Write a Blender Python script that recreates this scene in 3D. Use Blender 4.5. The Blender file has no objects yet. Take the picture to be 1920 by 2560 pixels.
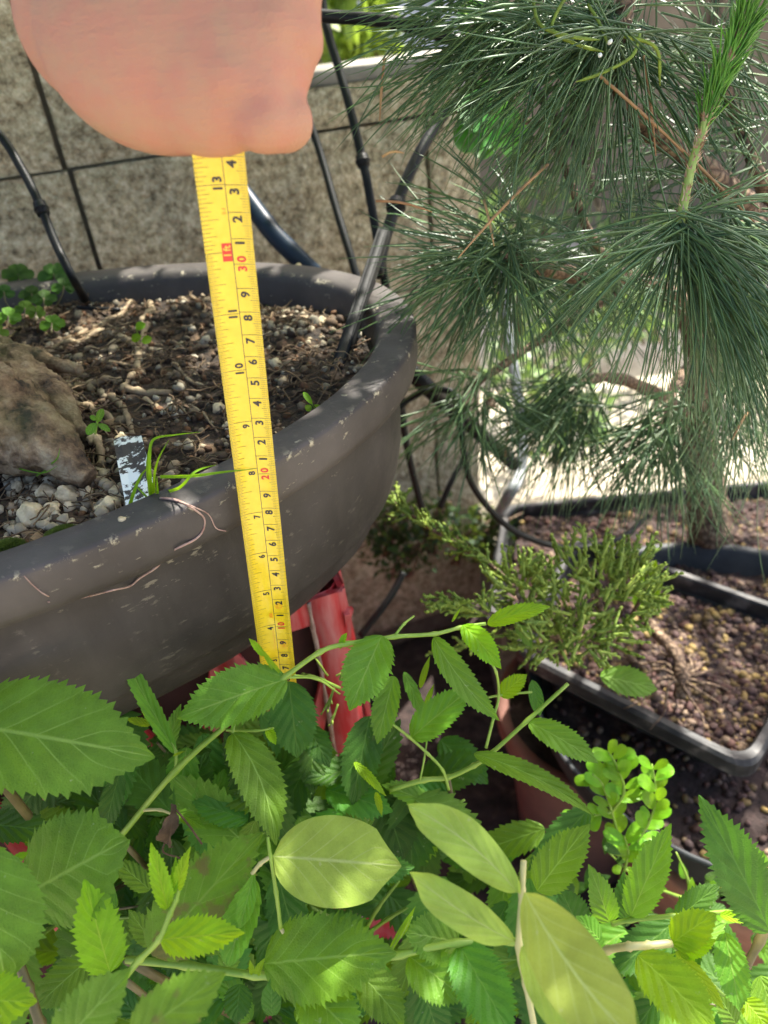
import bpy, math, random
from mathutils import Vector as V, noise, Matrix
random.seed(7)
sc = bpy.context.scene
C = sc.collection
R = math.radians
# ------------------------------------------------------------------ camera
F = 1848.0
PITCH, ROLL = R(36.5), R(5.6)
_rt0 = V((1, 0, 0)); _up0 = V((0, math.sin(PITCH), math.cos(PITCH)))
FW = V((0, math.cos(PITCH), -math.sin(PITCH)))
RT = _rt0 * math.cos(ROLL) - _up0 * math.sin(ROLL)
UP = _up0 * math.cos(ROLL) + _rt0 * math.sin(ROLL)
cd = bpy.data.cameras.new('camera'); cam = bpy.data.objects.new('camera', cd); C.objects.link(cam)
cd.sensor_fit = 'VERTICAL'; cd.sensor_height = 36; cd.lens = 36 * F / 2560
cd.clip_start = 0.02; cd.clip_end = 500
m = Matrix((RT, UP, -FW)).transposed().to_4x4(); cam.matrix_world = m
cd.dof.use_dof = True; cd.dof.focus_distance = 0.39; cd.dof.aperture_fstop = cd.lens / 3.3
sc.camera = cam
# ------------------------------------------------------------------ world, sun, exposure
w = bpy.data.worlds.new('World'); sc.world = w; w.use_nodes = True
nt = w.node_tree; nt.nodes.clear()
sky = nt.nodes.new('ShaderNodeTexSky'); sky.sky_type = 'NISHITA'; sky.sun_disc = False
bg = nt.nodes.new('ShaderNodeBackground'); wo = nt.nodes.new('ShaderNodeOutputWorld')
bg.inputs[1].default_value = 0.15
sky.air_density = .75; sky.dust_density = 4.0; sky.ozone_density = .35
nt.links.new(sky.outputs[0], bg.inputs[0]); nt.links.new(bg.outputs[0], wo.inputs[0])
SD = V((0.34, 0.40, 0.85)).normalized()            # towards the sun
sky.sun_elevation = math.asin(SD.z); sky.sun_rotation = math.atan2(SD.x, SD.y)
sl = bpy.data.lights.new('sun', 'SUN'); sl.energy = 5.0; sl.angle = R(0.5); sl.color = (1, .95, .86)
so = bpy.data.objects.new('sun', sl); C.objects.link(so)
so.rotation_euler = SD.to_track_quat('Z', 'Y').to_euler()
sc.view_settings.view_transform = 'Standard'; sc.view_settings.look = 'None'
sc.view_settings.exposure = 1.65; sc.view_settings.gamma = 1
# ------------------------------------------------------------------ helpers
def ray(x, y): return RT * ((x - 960) / F) + UP * ((1280 - y) / F) + FW
def P(x, y, d): return ray(x, y) * d
def PZ(x, y, z):
    r = ray(x, y); return r * (z / r.z)
def PY(x, y, k0, k1):                      # onto the plane Y = k0 + k1 X
    r = ray(x, y); return r * (k0 / (r.y - k1 * r.x))

class MB:
    def __init__(s): s.v = []; s.f = []; s.uv = None; s.mi = []
    def add(s, vs, fs, mi=0, uv=None):
        o = len(s.v); s.v += [tuple(a) for a in vs]; s.f += [tuple(i + o for i in f) for f in fs]
        s.mi += [mi] * len(fs)
        if uv is not None:
            if s.uv is None: s.uv = []
            s.uv += uv
    def box(s, c, size, rot=None, mi=0):
        hx, hy, hz = size[0] / 2, size[1] / 2, size[2] / 2
        vs = [V((x, y, z)) for x in (-hx, hx) for y in (-hy, hy) for z in (-hz, hz)]
        if rot is not None: vs = [rot @ a for a in vs]
        s.add([a + V(c) for a in vs], [(0, 1, 3, 2), (4, 6, 7, 5), (0, 4, 5, 1), (2, 3, 7, 6), (0, 2, 6, 4), (1, 5, 7, 3)], mi)
    def tube(s, pts, rad, n=8, mi=0, cap=True, bump=0):
        pts = [V(p) for p in pts]; k = len(pts)
        rr = rad if isinstance(rad, (list, tuple)) else [rad] * k
        vs = []; fs = []; t = (pts[1] - pts[0]).normalized()
        a = t.orthogonal().normalized()
        for i in range(k):
            t = (pts[min(i + 1, k - 1)] - pts[max(i - 1, 0)])
            t = t.normalized() if t.length > 1e-9 else V((0, 0, 1))
            a = (a - t * a.dot(t)).normalized(); b = t.cross(a)
            for j in range(n):
                q = 2 * math.pi * j / n; r = rr[i]
                if bump: w3 = pts[i] + (a * math.cos(q) + b * math.sin(q)) * max(rr[i], .004); r *= 1 + bump * noise.noise(w3 * 55) + bump * .5 * noise.noise(w3 * 150) + bump * .25 * noise.noise(w3 * 420)
                vs.append(pts[i] + (a * math.cos(q) + b * math.sin(q)) * r)
        for i in range(k - 1):
            for j in range(n):
                fs.append((i * n + j, i * n + (j + 1) % n, (i + 1) * n + (j + 1) % n, (i + 1) * n + j))
        if cap: fs.append(tuple(range(n - 1, -1, -1))); fs.append(tuple((k - 1) * n + j for j in range(n)))
        s.add(vs, fs, mi)
    def ico(s, c, r, sub=1, scl=(1, 1, 1), jit=.25, mi=0, rot=None, freq=1.6):
        vs, fs = ICO[sub]; seed = V((random.uniform(0, 99), random.uniform(0, 99), 3))
        rot = rot or Matrix.Rotation(random.uniform(0, 6.28), 3, V((random.gauss(0, 1), random.gauss(0, 1), random.gauss(0, 1))).normalized())
        out = []
        for a in vs:
            q = a * (1 + jit * 2 * noise.noise(a * freq + seed)); q = V((q.x * scl[0], q.y * scl[1], q.z * scl[2]))
            out.append(rot @ (q * r) + V(c))
        s.add(out, fs, mi)
    def obj(s, name, mats, parent=None, smooth=True):
        me = bpy.data.meshes.new(name); off = V(parent['_o']) if parent is not None and '_o' in parent else V((0, 0, 0))
        me.from_pydata([V(a) - off for a in s.v], [], s.f)
        if s.uv:
            u = me.uv_layers.new(name='UVMap')
            li = [0] * len(me.loops); me.loops.foreach_get('vertex_index', li)
            fl = []
            for i in li: fl += s.uv[i]
            u.data.foreach_set('uv', fl)
        for mm in (mats if isinstance(mats, (list, tuple)) else [mats]): me.materials.append(mm)
        if any(s.mi): me.polygons.foreach_set('material_index', s.mi)
        if smooth: me.polygons.foreach_set('use_smooth', [True] * len(me.polygons))
        me.update()
        o = bpy.data.objects.new(name, me); C.objects.link(o)
        if parent is not None: o.parent = parent
        return o
def _ico(sub):
    import bmesh
    b = bmesh.new(); bmesh.ops.create_icosphere(b, subdivisions=sub, radius=1)
    r = ([v.co.copy() for v in b.verts], [tuple(v.index for v in f.verts) for f in b.faces]); b.free(); return r
ICO = {1: _ico(1), 2: _ico(2), 3: _ico(3), 4: _ico(4)}

def tag(o, label=None, cat=None, group=None, kind=None):
    if label: o['label'] = label
    if cat: o['category'] = cat
    if group: o['group'] = group
    if kind: o['kind'] = kind
    return o
ROOTS = []
def thing(name, loc, label, cat, group=None):
    o = bpy.data.objects.new(name, None); C.objects.link(o); o.location = loc; o['_o'] = list(loc); o.empty_display_size = .02
    ROOTS.append(o)
    return tag(o, label, cat, group)
def spl(pts, n=8):                          # Catmull-Rom through points
    pts = [V(p) for p in pts]; q = [pts[0] * 2 - pts[1]] + pts + [pts[-1] * 2 - pts[-2]]; out = []
    for i in range(1, len(q) - 2):
        for k in range(n):
            t = k / n; a, b, c, d = q[i - 1:i + 3]
            out.append(.5 * ((2 * b) + (c - a) * t + (2 * a - 5 * b + 4 * c - d) * t * t + (3 * b - a - 3 * c + d) * t ** 3))
    out.append(pts[-1]); return out
def lerp(a, b, t): return a + (b - a) * t
def rv(s=1): return V((random.gauss(0, s), random.gauss(0, s), random.gauss(0, s)))

# ------------------------------------------------------------------ materials
class NT:
    def __init__(s, name):
        s.m = bpy.data.materials.new(name); s.m.use_nodes = True; s.t = s.m.node_tree; s.t.nodes.clear()
        s.out = s.n('ShaderNodeOutputMaterial')
    def n(s, typ, ins=None, **kw):
        x = s.t.nodes.new(typ)
        for k, v in kw.items(): setattr(x, k, v)
        for k, v in (ins or {}).items():
            if hasattr(v, 'is_output') or isinstance(v, bpy.types.NodeSocket): s.t.links.new(v, x.inputs[k])
            else: x.inputs[k].default_value = v
        return x
    def math(s, op, a, b=0.0, c=None):
        i = {0: a, 1: b}
        if c is not None: i[2] = c
        return s.n('ShaderNodeMath', i, operation=op).outputs[0]
    def noise(s, vec, scale, detail=4, rough=.55): return s.n('ShaderNodeTexNoise', {'Vector': vec, 'Scale': scale, 'Detail': detail, 'Roughness': rough}).outputs[0]
    def ramp(s, fac, stops):
        r = s.n('ShaderNodeValToRGB', {0: fac}); e = r.color_ramp.elements
        while len(e) < len(stops): e.new(.5)
        for el, (p, c) in zip(e, stops): el.position = p; el.color = (c, c, c, 1) if isinstance(c, (int, float)) else (*c, 1)
        return r.outputs[0]
    def mix(s, f, a, b, bt='MIX'):
        x = s.n('ShaderNodeMix', data_type='RGBA', blend_type=bt)
        for sk, v in ((x.inputs[0], f), (x.inputs[6], a), (x.inputs[7], b)):
            if isinstance(v, bpy.types.NodeSocket): s.t.links.new(v, sk)
            elif isinstance(v, (int, float)): sk.default_value = v
            else: sk.default_value = (*v, 1)
        return x.outputs[2]
    def bump(s, h, st, dist=.001): return s.n('ShaderNodeBump', {'Height': h, 'Strength': st, 'Distance': dist}).outputs[0]
    def end(s, sh): s.t.links.new(sh, s.out.inputs[0]); return s.m
    def pos(s): return s.n('ShaderNodeNewGeometry').outputs['Position']
def simple(name, stops, scale=20, rough=.7, bump=.3, bscale=None, dist=.001, detail=6, spec=.5, metal=0):
    t = NT(name); p = t.pos(); f = t.noise(p, scale, detail)
    col = t.ramp(f, stops); nb = t.noise(p, bscale or scale * 3, 6)
    b = t.n('ShaderNodeBsdfPrincipled', {'Base Color': col, 'Roughness': rough, 'Normal': t.bump(nb, bump, dist), 'Specular IOR Level': spec, 'Metallic': metal})
    return t.end(b.outputs[0])
def island(name, cols, rough=.8, scale=300, bump=.5, spec=.4, trans=0):
    t = NT(name); g = t.n('ShaderNodeNewGeometry'); n = len(cols)
    col = t.ramp(g.outputs['Random Per Island'], [(i / max(1, n - 1), c) for i, c in enumerate(cols)])
    f = t.noise(g.outputs['Position'], scale, 5)
    col = t.mix(1, col, t.ramp(f, [(.3, .55), (.65, 1.0)]), 'MULTIPLY')
    b = t.n('ShaderNodeBsdfPrincipled', {'Base Color': col, 'Roughness': rough, 'Normal': t.bump(f, bump), 'Specular IOR Level': spec}).outputs[0]
    if trans:
        tr = t.n('ShaderNodeBsdfTranslucent', {'Color': t.mix(.5, col, (.35, .5, .05))}).outputs[0]
        b = t.n('ShaderNodeMixShader', {0: trans, 1: b, 2: tr}).outputs[0]
    return t.end(b)

def leaf_mat(name, c, vein, trcol, trans=.4, rough=.45, nveins=6, vbump=.42, slant=.3, dmg=0, spec=.28):
    t = NT(name); uv = t.n('ShaderNodeUVMap').outputs[0]; sp = t.n('ShaderNodeSeparateXYZ', {0: uv})
    a = t.math('ABSOLUTE', t.math('SUBTRACT', t.math('MULTIPLY', sp.outputs[0], 2), 1)); v = sp.outputs[1]
    g = t.n('ShaderNodeNewGeometry'); oi = t.n('ShaderNodeObjectInfo')
    nz = t.noise(g.outputs['Position'], 90, 4)
    bend = t.math('POWER', a, .8)
    f = t.math('FRACT', t.math('MULTIPLY', t.math('SUBTRACT', v, t.math('MULTIPLY', bend, slant)), nveins))
    dv = t.math('ABSOLUTE', t.math('SUBTRACT', f, .5))                        # 0 on the vein
    lat = t.n('ShaderNodeMapRange', {0: dv, 1: 0.015, 2: .045, 3: 1, 4: 0}).outputs[0]
    latb = t.n('ShaderNodeMapRange', {0: dv, 1: 0.0, 2: .5, 3: 0, 4: 1}, interpolation_type='SMOOTHSTEP').outputs[0]
    mid = t.n('ShaderNodeMapRange', {0: a, 1: .015, 2: .05, 3: 1, 4: 0}).outputs[0]
    lat = t.math('MULTIPLY', lat, t.n('ShaderNodeMapRange', {0: a, 1: .05, 2: 1, 3: .8, 4: .25}).outputs[0])
    vm = t.math('MAXIMUM', lat, mid)
    vor = t.n('ShaderNodeTexVoronoi', {'Vector': g.outputs['Position'], 'Scale': 700.0}, feature='DISTANCE_TO_EDGE').outputs[0]
    ret = t.n('ShaderNodeMapRange', {0: vor, 1: 0, 2: .12, 3: 1, 4: 0}).outputs[0]
    base = t.mix(t.ramp(nz, [(.35, 0), (.7, 1)]), [x * .8 for x in c], [min(1, x * 1.18) for x in c])
    hsv = t.n('ShaderNodeHueSaturation', {'Hue': t.math('ADD', .485, t.math('MULTIPLY', oi.outputs['Random'], .03)),
              'Value': t.math('ADD', .8, t.math('MULTIPLY', oi.outputs['Random'], .4)), 'Color': base}).outputs[0]
    col = t.mix(t.math('MULTIPLY', ret, .12), hsv, vein); col = t.mix(vm, col, vein)
    if dmg:
        dn = t.noise(g.outputs['Position'], 55, 5); k = t.ramp(dn, [(.55, 0), (.6, 1)])
        col = t.mix(t.math('MULTIPLY', k, dmg), col, (.16, .1, .045))
    sn = t.noise(g.outputs['Position'], 240, 3)
    col = t.mix(t.math('MULTIPLY', t.ramp(sn, [(.70, 0), (.74, 1)]), .5), col, (.42, .45, .25))
    h = t.math('ADD', t.math('MULTIPLY', latb, 1.0), t.math('MULTIPLY', vor, .7))
    nrm = t.bump(h, vbump, .0012)
    b = t.n('ShaderNodeBsdfPrincipled', {'Base Color': col, 'Roughness': t.math('ADD', rough, t.math('MULTIPLY', nz, .15)), 'Normal': nrm, 'Specular IOR Level': spec}).outputs[0]
    tc = t.mix(t.math('MULTIPLY', vm, .5), t.mix(.35, trcol, hsv), [x * .6 for x in trcol])
    tr = t.n('ShaderNodeBsdfTranslucent', {'Color': tc, 'Normal': nrm}).outputs[0]
    return t.end(t.n('ShaderNodeMixShader', {0: trans, 1: b, 2: tr}).outputs[0])

LM = {
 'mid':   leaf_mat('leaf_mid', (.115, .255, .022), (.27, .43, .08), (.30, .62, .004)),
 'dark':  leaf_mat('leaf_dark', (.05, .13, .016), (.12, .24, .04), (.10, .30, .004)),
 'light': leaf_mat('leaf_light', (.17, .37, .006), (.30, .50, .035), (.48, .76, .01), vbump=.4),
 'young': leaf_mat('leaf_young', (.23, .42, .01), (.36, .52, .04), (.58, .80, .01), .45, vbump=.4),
 'pale':  leaf_mat('leaf_pale', (.29, .40, .06), (.44, .53, .18), (.46, .58, .09), .4, rough=.6, nveins=6, vbump=.25, slant=.35, spec=.3),
 'blue':  leaf_mat('leaf_blue', (.065, .20, .022), (.13, .29, .045), (.15, .42, .01)),
 'worn':  leaf_mat('leaf_worn', (.13, .27, .02), (.24, .38, .06), (.28, .52, .02), dmg=.85),
 'box':   leaf_mat('leaf_box', (.16, .36, .015), (.24, .44, .05), (.42, .75, .02), .4, rough=.3, nveins=5, vbump=.1),
 'gloss': leaf_mat('leaf_gloss', (.05, .17, .03), (.12, .3, .08), (.2, .5, .05), .35, rough=.2, nveins=6, vbump=.15),
}
M = {}
def stem_mat(name, a, b):
    return simple(name, [(.3, a), (.7, b)], 60, .5, .3, 400, .0005)
M['stem'] = stem_mat('stem_green', (.15, .28, .02), (.28, .40, .06))
M['stem_pale'] = stem_mat('stem_pale', (.38, .36, .14), (.50, .48, .22))
M['stem_brown'] = stem_mat('stem_brown', (.06, .05, .015), (.12, .10, .03))
# block wall: split-face concrete
t = NT('split_face_concrete'); p = t.pos()
n1 = t.noise(p, 88, 7, .85); n2 = t.noise(p, 9, 5); n3 = t.noise(p, 50, 7, .7); vo = t.n('ShaderNodeTexVoronoi', {'Vector': p, 'Scale': 190.0}).outputs[0]
col = t.ramp(n1, [(.36, (.08, .062, .038)), (.44, (.33, .285, .19)), (.53, (.55, .495, .355)), (.63, (.82, .77, .61))])
col = t.mix(1, col, t.ramp(n2, [(.3, (.72, .72, .70)), (.7, (1.0, .97, .9))]), 'MULTIPLY')
hh = t.math('ADD', t.math('MULTIPLY', n3, 1.0), t.math('MULTIPLY', vo, .45))
M['block'] = t.end(t.n('ShaderNodeBsdfPrincipled', {'Base Color': col, 'Roughness': .92, 'Normal': t.bump(hh, 1, .006)}).outputs[0])
M['mortar'] = simple('mortar', [(.3, (.10, .085, .06)), (.7, (.20, .18, .13))], 60, .95, .6)
M['cap'] = simple('smooth_cap', [(.3, (.16, .15, .125)), (.7, (.27, .255, .22))], 25, .9, .5, 200, .001)
# pot glaze: the rim copy is lightened, painting sky sheen into its colour
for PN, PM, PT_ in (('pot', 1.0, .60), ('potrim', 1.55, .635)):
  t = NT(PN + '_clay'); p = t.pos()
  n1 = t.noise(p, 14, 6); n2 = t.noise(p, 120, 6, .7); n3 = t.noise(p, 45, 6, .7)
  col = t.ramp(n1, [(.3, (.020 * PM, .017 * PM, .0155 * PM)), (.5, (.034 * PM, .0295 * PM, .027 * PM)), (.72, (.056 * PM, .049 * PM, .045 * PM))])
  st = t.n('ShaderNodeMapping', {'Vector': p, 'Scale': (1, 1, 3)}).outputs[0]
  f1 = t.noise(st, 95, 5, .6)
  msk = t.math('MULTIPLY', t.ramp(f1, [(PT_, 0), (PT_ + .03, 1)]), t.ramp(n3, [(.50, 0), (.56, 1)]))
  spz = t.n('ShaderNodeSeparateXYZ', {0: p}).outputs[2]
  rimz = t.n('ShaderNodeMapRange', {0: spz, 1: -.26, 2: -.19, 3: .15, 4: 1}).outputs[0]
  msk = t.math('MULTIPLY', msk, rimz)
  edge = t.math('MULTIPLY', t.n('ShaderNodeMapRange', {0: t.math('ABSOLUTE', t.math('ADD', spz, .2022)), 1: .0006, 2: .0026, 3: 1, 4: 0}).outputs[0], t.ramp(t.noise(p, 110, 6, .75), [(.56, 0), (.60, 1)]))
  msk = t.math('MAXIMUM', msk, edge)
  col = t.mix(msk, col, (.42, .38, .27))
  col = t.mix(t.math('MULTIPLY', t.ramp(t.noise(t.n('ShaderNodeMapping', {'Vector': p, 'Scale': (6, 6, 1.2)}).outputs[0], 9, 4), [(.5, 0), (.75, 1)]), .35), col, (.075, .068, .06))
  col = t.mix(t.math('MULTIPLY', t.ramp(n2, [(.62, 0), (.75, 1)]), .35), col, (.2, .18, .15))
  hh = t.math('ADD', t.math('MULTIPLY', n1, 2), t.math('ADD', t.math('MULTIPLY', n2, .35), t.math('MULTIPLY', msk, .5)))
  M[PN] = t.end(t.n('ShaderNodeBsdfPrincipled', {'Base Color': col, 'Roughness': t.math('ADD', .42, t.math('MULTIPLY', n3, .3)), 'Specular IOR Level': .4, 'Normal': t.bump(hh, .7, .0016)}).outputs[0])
M['soil'] = simple('dark_soil', [(.38, (.010, .007, .004)), (.52, (.035, .022, .012)), (.7, (.10, .062, .032))], 110, .95, 1, 260, .003)
M['gravel'] = island('pot_gravel', [(.035, .022, .012), (.10, .062, .032), (.34, .28, .18), (.06, .038, .02), (.05, .03, .018), (.17, .08, .03), (.05, .035, .02), (.50, .46, .34)])
M['pumice'] = island('pale_pumice', [(.50, .42, .27), (.34, .29, .20), (.58, .50, .34), (.30, .20, .11)], scale=160)
M['tray_soil'] = island('tray_gravel', [(.07, .032, .03), (.16, .085, .06), (.03, .018, .018), (.34, .24, .08), (.09, .05, .048), (.28, .20, .13), (.045, .025, .025), (.12, .07, .06), (.05, .03, .03)])
M['litter'] = island('dry_litter', [(.08, .042, .018), (.18, .115, .055), (.05, .028, .012), (.28, .20, .11)], scale=90)
M['moss'] = island('moss_green', [(.05, .09, .012), (.12, .17, .02), (.08, .12, .02)], trans=.2)
# bark
t = NT('bonsai_bark'); p = t.pos(); n1 = t.noise(p, 55, 8, .68); n2 = t.noise(p, 9, 4); n3 = t.noise(p, 190, 5)
col = t.ramp(n1, [(.38, (.03, .018, .01)), (.46, (.15, .09, .045)), (.56, (.31, .21, .115)), (.68, (.46, .36, .22))])
col = t.mix(t.math('MULTIPLY', t.ramp(n2, [(.58, 0), (.68, 1)]), .4), col, (.10, .11, .03))
M['bark'] = t.end(t.n('ShaderNodeBsdfPrincipled', {'Base Color': col, 'Roughness': .8, 'Normal': t.bump(t.math('ADD', n1, t.math('MULTIPLY', n3, .4)), 1, .006)}).outputs[0])
M['root'] = simple('surface_root_bark', [(.3, (.14, .09, .05)), (.7, (.34, .27, .16))], 120, .8, .7, 400, .0008)
# pine bark
t = NT('pine_bark'); p = t.pos(); vo = t.n('ShaderNodeTexVoronoi', {'Vector': p, 'Scale': 130.0}, feature='DISTANCE_TO_EDGE').outputs[0]; n1 = t.noise(p, 80, 5)
col = t.ramp(vo, [(0, (.05, .03, .018)), (.12, (.16, .10, .06)), (.4, (.30, .22, .14))]); col = t.mix(1, col, t.ramp(n1, [(.3, .55), (.7, 1.15)]), 'MULTIPLY')
M['pbark'] = t.end(t.n('ShaderNodeBsdfPrincipled', {'Base Color': col, 'Roughness': .85, 'Normal': t.bump(t.math('ADD', vo, n1), 1, .003)}).outputs[0])
M['needle'] = island('pine_needle', [(.065, .145, .06), (.11, .215, .08), (.08, .17, .08), (.16, .265, .09), (.085, .175, .06)], rough=.42, scale=30, bump=.05, trans=.15, spec=.5)
M['needle_dead'] = island('dry_needle', [(.42, .22, .10), (.5, .33, .15)], rough=.6, scale=60, bump=.1)
M['candle'] = island('candle_needle', [(.16, .42, .04), (.24, .52, .06), (.13, .36, .05)], rough=.4, scale=40, bump=.05, trans=.25)
M['candle_stem'] = simple('candle_stem', [(.35, (.20, .32, .05)), (.7, (.38, .42, .14))], 90, .6, .5)
M['scale'] = simple('papery_bract', [(.35, (.20, .10, .05)), (.7, (.50, .42, .30))], 200, .8, .5)
M['juniper'] = island('juniper_scale', [(.17, .27, .03), (.28, .38, .045), (.20, .31, .05), (.36, .46, .07)], rough=.6, scale=250, bump=.6, trans=.15)
# plastics
def plastic(name, a, b, rough=.35, sc_=30, dist=.0004, spec=.18): return simple(name, [(.35, a), (.7, b)], sc_, rough, .35, 500, dist, spec=spec)
M['hose'] = plastic('black_tubing', (.008, .009, .009), (.015, .016, .016), .4)
M['hose_dusty'] = plastic('weathered_stake', (.008, .009, .009), (.024, .024, .023), .6)
M['hose_blue'] = plastic('blue_black_pipe', (.012, .022, .036), (.018, .03, .048), .38)
M['tray'] = simple('black_tray', [(.35, (.012, .013, .014)), (.55, (.03, .03, .03)), (.72, (.13, .12, .11))], 45, .5, .35, 500, .0004, spec=.3)
M['greybits'] = plastic('grey_plastic', (.20, .22, .23), (.32, .34, .35), .45)
M['basin'] = plastic('dark_basin', (.03, .034, .036), (.05, .055, .058), .45)
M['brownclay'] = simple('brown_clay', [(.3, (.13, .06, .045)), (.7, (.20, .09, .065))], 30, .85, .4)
M['terra'] = simple('terracotta', [(.3, (.28, .12, .07)), (.7, (.42, .20, .12))], 30, .85, .4)
t = NT('red_plastic'); p = t.pos(); n1 = t.noise(t.n('ShaderNodeMapping', {'Vector': p, 'Scale': (3, 3, .5)}).outputs[0], 26, 6, .6)
col = t.mix(t.ramp(n1, [(.42, 0), (.80, .8)]), (.50, .022, .028), (.58, .30, .29))
M['red'] = t.end(t.n('ShaderNodeBsdfPrincipled', {'Base Color': col, 'Roughness': .5, 'Normal': t.bump(n1, .3)}).outputs[0])
M['crust'] = simple('lime_crust', [(.35, (.26, .15, .12)), (.7, (.46, .33, .27))], 150, .9, .8)
M['darkred'] = simple('crate_inner_shade', [(.3, (.03, .006, .006)), (.7, (.06, .01, .01))], 30, .8)  # near-black red, paints in the shade inside the crate
M['white'] = simple('label_white', [(.3, (.68, .74, .70)), (.7, (.82, .86, .84))], 60, .5)
M['ground'] = simple('pale_ground', [(.3, (.30, .25, .18)), (.5, (.46, .40, .30)), (.7, (.60, .54, .42))], 12, .95, .8, 150, .004)
M['house'] = simple('house_render', [(.3, (.16, .125, .085)), (.7, (.23, .185, .13))], 6, .9, .3)
M['post'] = simple('grey_post', [(.3, (.38, .42, .48)), (.7, (.48, .52, .58))], 8, .7)
M['wood'] = simple('dark_timber', [(.3, (.05, .035, .022)), (.7, (.12, .085, .055))], 30, .85)
M['plain_soil'] = simple('shaded_earth', [(.35, (.014, .009, .008)), (.6, (.045, .028, .024)), (.75, (.11, .075, .06))], 50, .95, 1, 200, .004)
# skin
t = NT('skin'); p = t.pos(); n1 = t.noise(p, 16, 4); n2 = t.noise(p, 85, 4, .6); n3 = t.n('ShaderNodeTexVoronoi', {'Vector': p, 'Scale': 900.0}).outputs[0]
col = t.ramp(n1, [(.3, (.43, .215, .145)), (.5, (.40, .23, .15)), (.7, (.36, .225, .14))])
col = t.mix(t.math('MULTIPLY', t.ramp(n2, [(.4, 0), (.65, 1)]), .5), col, (.44, .18, .135))
wr = t.noise(t.n('ShaderNodeMapping', {'Vector': p, 'Rotation': (0, .5, 0), 'Scale': (1, 1, 5)}).outputs[0], 60, 4)
hh = t.math('ADD', t.math('MULTIPLY', n3, .4), t.math('ADD', n2, t.math('MULTIPLY', wr, 1.5)))
M['skin'] = t.end(t.n('ShaderNodeBsdfPrincipled', {'Base Color': col, 'Roughness': .7, 'Specular IOR Level': .15, 'Normal': t.bump(hh, .3, .0016), 'Subsurface Weight': .25, 'Subsurface Radius': (.01, .004, .002), 'Subsurface Scale': .5}).outputs[0])
# tape
t = NT('tape_yellow'); p = t.pos(); n1 = t.noise(p, 200, 4)
M['tape'] = t.end(t.n('ShaderNodeBsdfPrincipled', {'Base Color': t.ramp(n1, [(.3, (.72, .52, .012)), (.7, (.80, .60, .02))]), 'Roughness': t.math('ADD', .1, t.math('MULTIPLY', t.noise(t.n('ShaderNodeMapping', {'Vector': p, 'Scale': (1, 1, 8)}).outputs[0], 60, 5), .25)), 'Normal': t.bump(t.noise(p, 40, 2), .12, .001), 'Coat Weight': .4, 'Coat Roughness': .08}).outputs[0])
def flat(name, c, rough=.3): t = NT(name); return t.end(t.n('ShaderNodeBsdfPrincipled', {'Base Color': (*c, 1), 'Roughness': rough}).outputs[0])
M['ink'] = flat('black_ink', (.012, .012, .012)); M['redink'] = flat('red_ink', (.62, .03, .015)); M['faintink'] = flat('orange_ink', (.80, .25, .01))
M['tick'] = flat('tick_ink', (.12, .085, .008)); M['linegrey'] = flat('divider_ink', (.06, .045, .02)); M['yellowink'] = flat('yellow_letter', (.80, .60, .05))

# ================================================================== SETTING
b = MB(); b.add([(-60, -60, -1.03), (60, -60, -1.03), (60, 60, -1.03), (-60, 60, -1.03)], [(0, 1, 2, 3)])
tag(b.obj('ground', M['ground'], smooth=False), kind='structure')
# dark planted earth around the pots, in front of the wall
b = MB(); N = 70
for i in range(N + 1):
    for j in range(N + 1):
        x = -1.0 + 1.5 * i / N; y = -.5 + 1.5 * j / N + .32 * max(x, -1) * (j / N)
        b.v.append((x, y, -1.005 + .012 * noise.noise(V((x * 12, y * 12, 0)))))
for i in range(N):
    for j in range(N): b.f.append((i * (N + 1) + j, (i + 1) * (N + 1) + j, (i + 1) * (N + 1) + j + 1, i * (N + 1) + j + 1)); b.mi.append(0)
tag(b.obj('garden_bed', M['plain_soil']), kind='structure')
# block wall
WK0, WK1 = .935, .30
wdir = V((1, WK1, 0)).normalized(); wnor = V((WK1, -1, 0)).normalized()     # towards the camera
W0 = PY(155, 400, WK0, WK1)                                                # the joint crossing on the left
wall = thing('block_wall', (0, WK0, -1.03), 'rough split-faced grey-beige concrete block wall behind the bonsai pot', 'wall')
cj = W0.dot(wdir)
def block(mb, c0, c1, z0, z1, th=.15, rough=.004, inset=0, bev=.0025):
    nx = max(6, int((c1 - c0) / .012)); nz = max(4, int((z1 - z0) / .012)); g = []
    base = W0 - wdir * cj
    def pt(c, z, o): q = base + wdir * c - wnor * o; return V((q.x, q.y, z))
    for i in range(nx + 1):
        for j in range(nz + 1):
            c = lerp(c0, c1, i / nx); z = lerp(z0, z1, j / nz)
            e = min(c - c0, c1 - c, z - z0, z1 - z); o = inset + (max(0, bev - e) ** 1) * .8
            o += rough * noise.fractal(V((c * 30, z * 30, c0 * 7 + z0)), 1, 2, 3)
            g.append(pt(c, z, o))
    fs = []
    W = nz + 1
    for i in range(nx):
        for j in range(nz): fs.append((i * W + j, (i + 1) * W + j, (i + 1) * W + j + 1, i * W + j + 1))
    mb.add(g, fs)
    o0 = inset + bev * .8 + .0; vs = [pt(c, z, o) for c in (c0, c1) for o in (o0, th) for z in (z0, z1)]
    mb.add(vs, [(0, 1, 3, 2), (4, 6, 7, 5), (1, 5, 7, 3), (0, 2, 6, 4), (2, 3, 7, 6)])
zj = -.146; CH = .198; BL = .40; gap = .0028
endc = cj + .475
mb = MB()
for k, off in ((1, .0), (2, .2), (3, .0), (4, .2)):
    z1 = zj - (k - 1) * (CH + gap) - gap; z0 = z1 - CH; c = cj + off - 5 * (BL + gap)
    if k == 1: c = cj + .004 - 3 * (BL + gap)
    while c < endc:
        block(mb, c + gap, min(c + BL, endc), max(z0, -1.03), z1, inset=random.uniform(0, .003)); c += BL + gap
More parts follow.
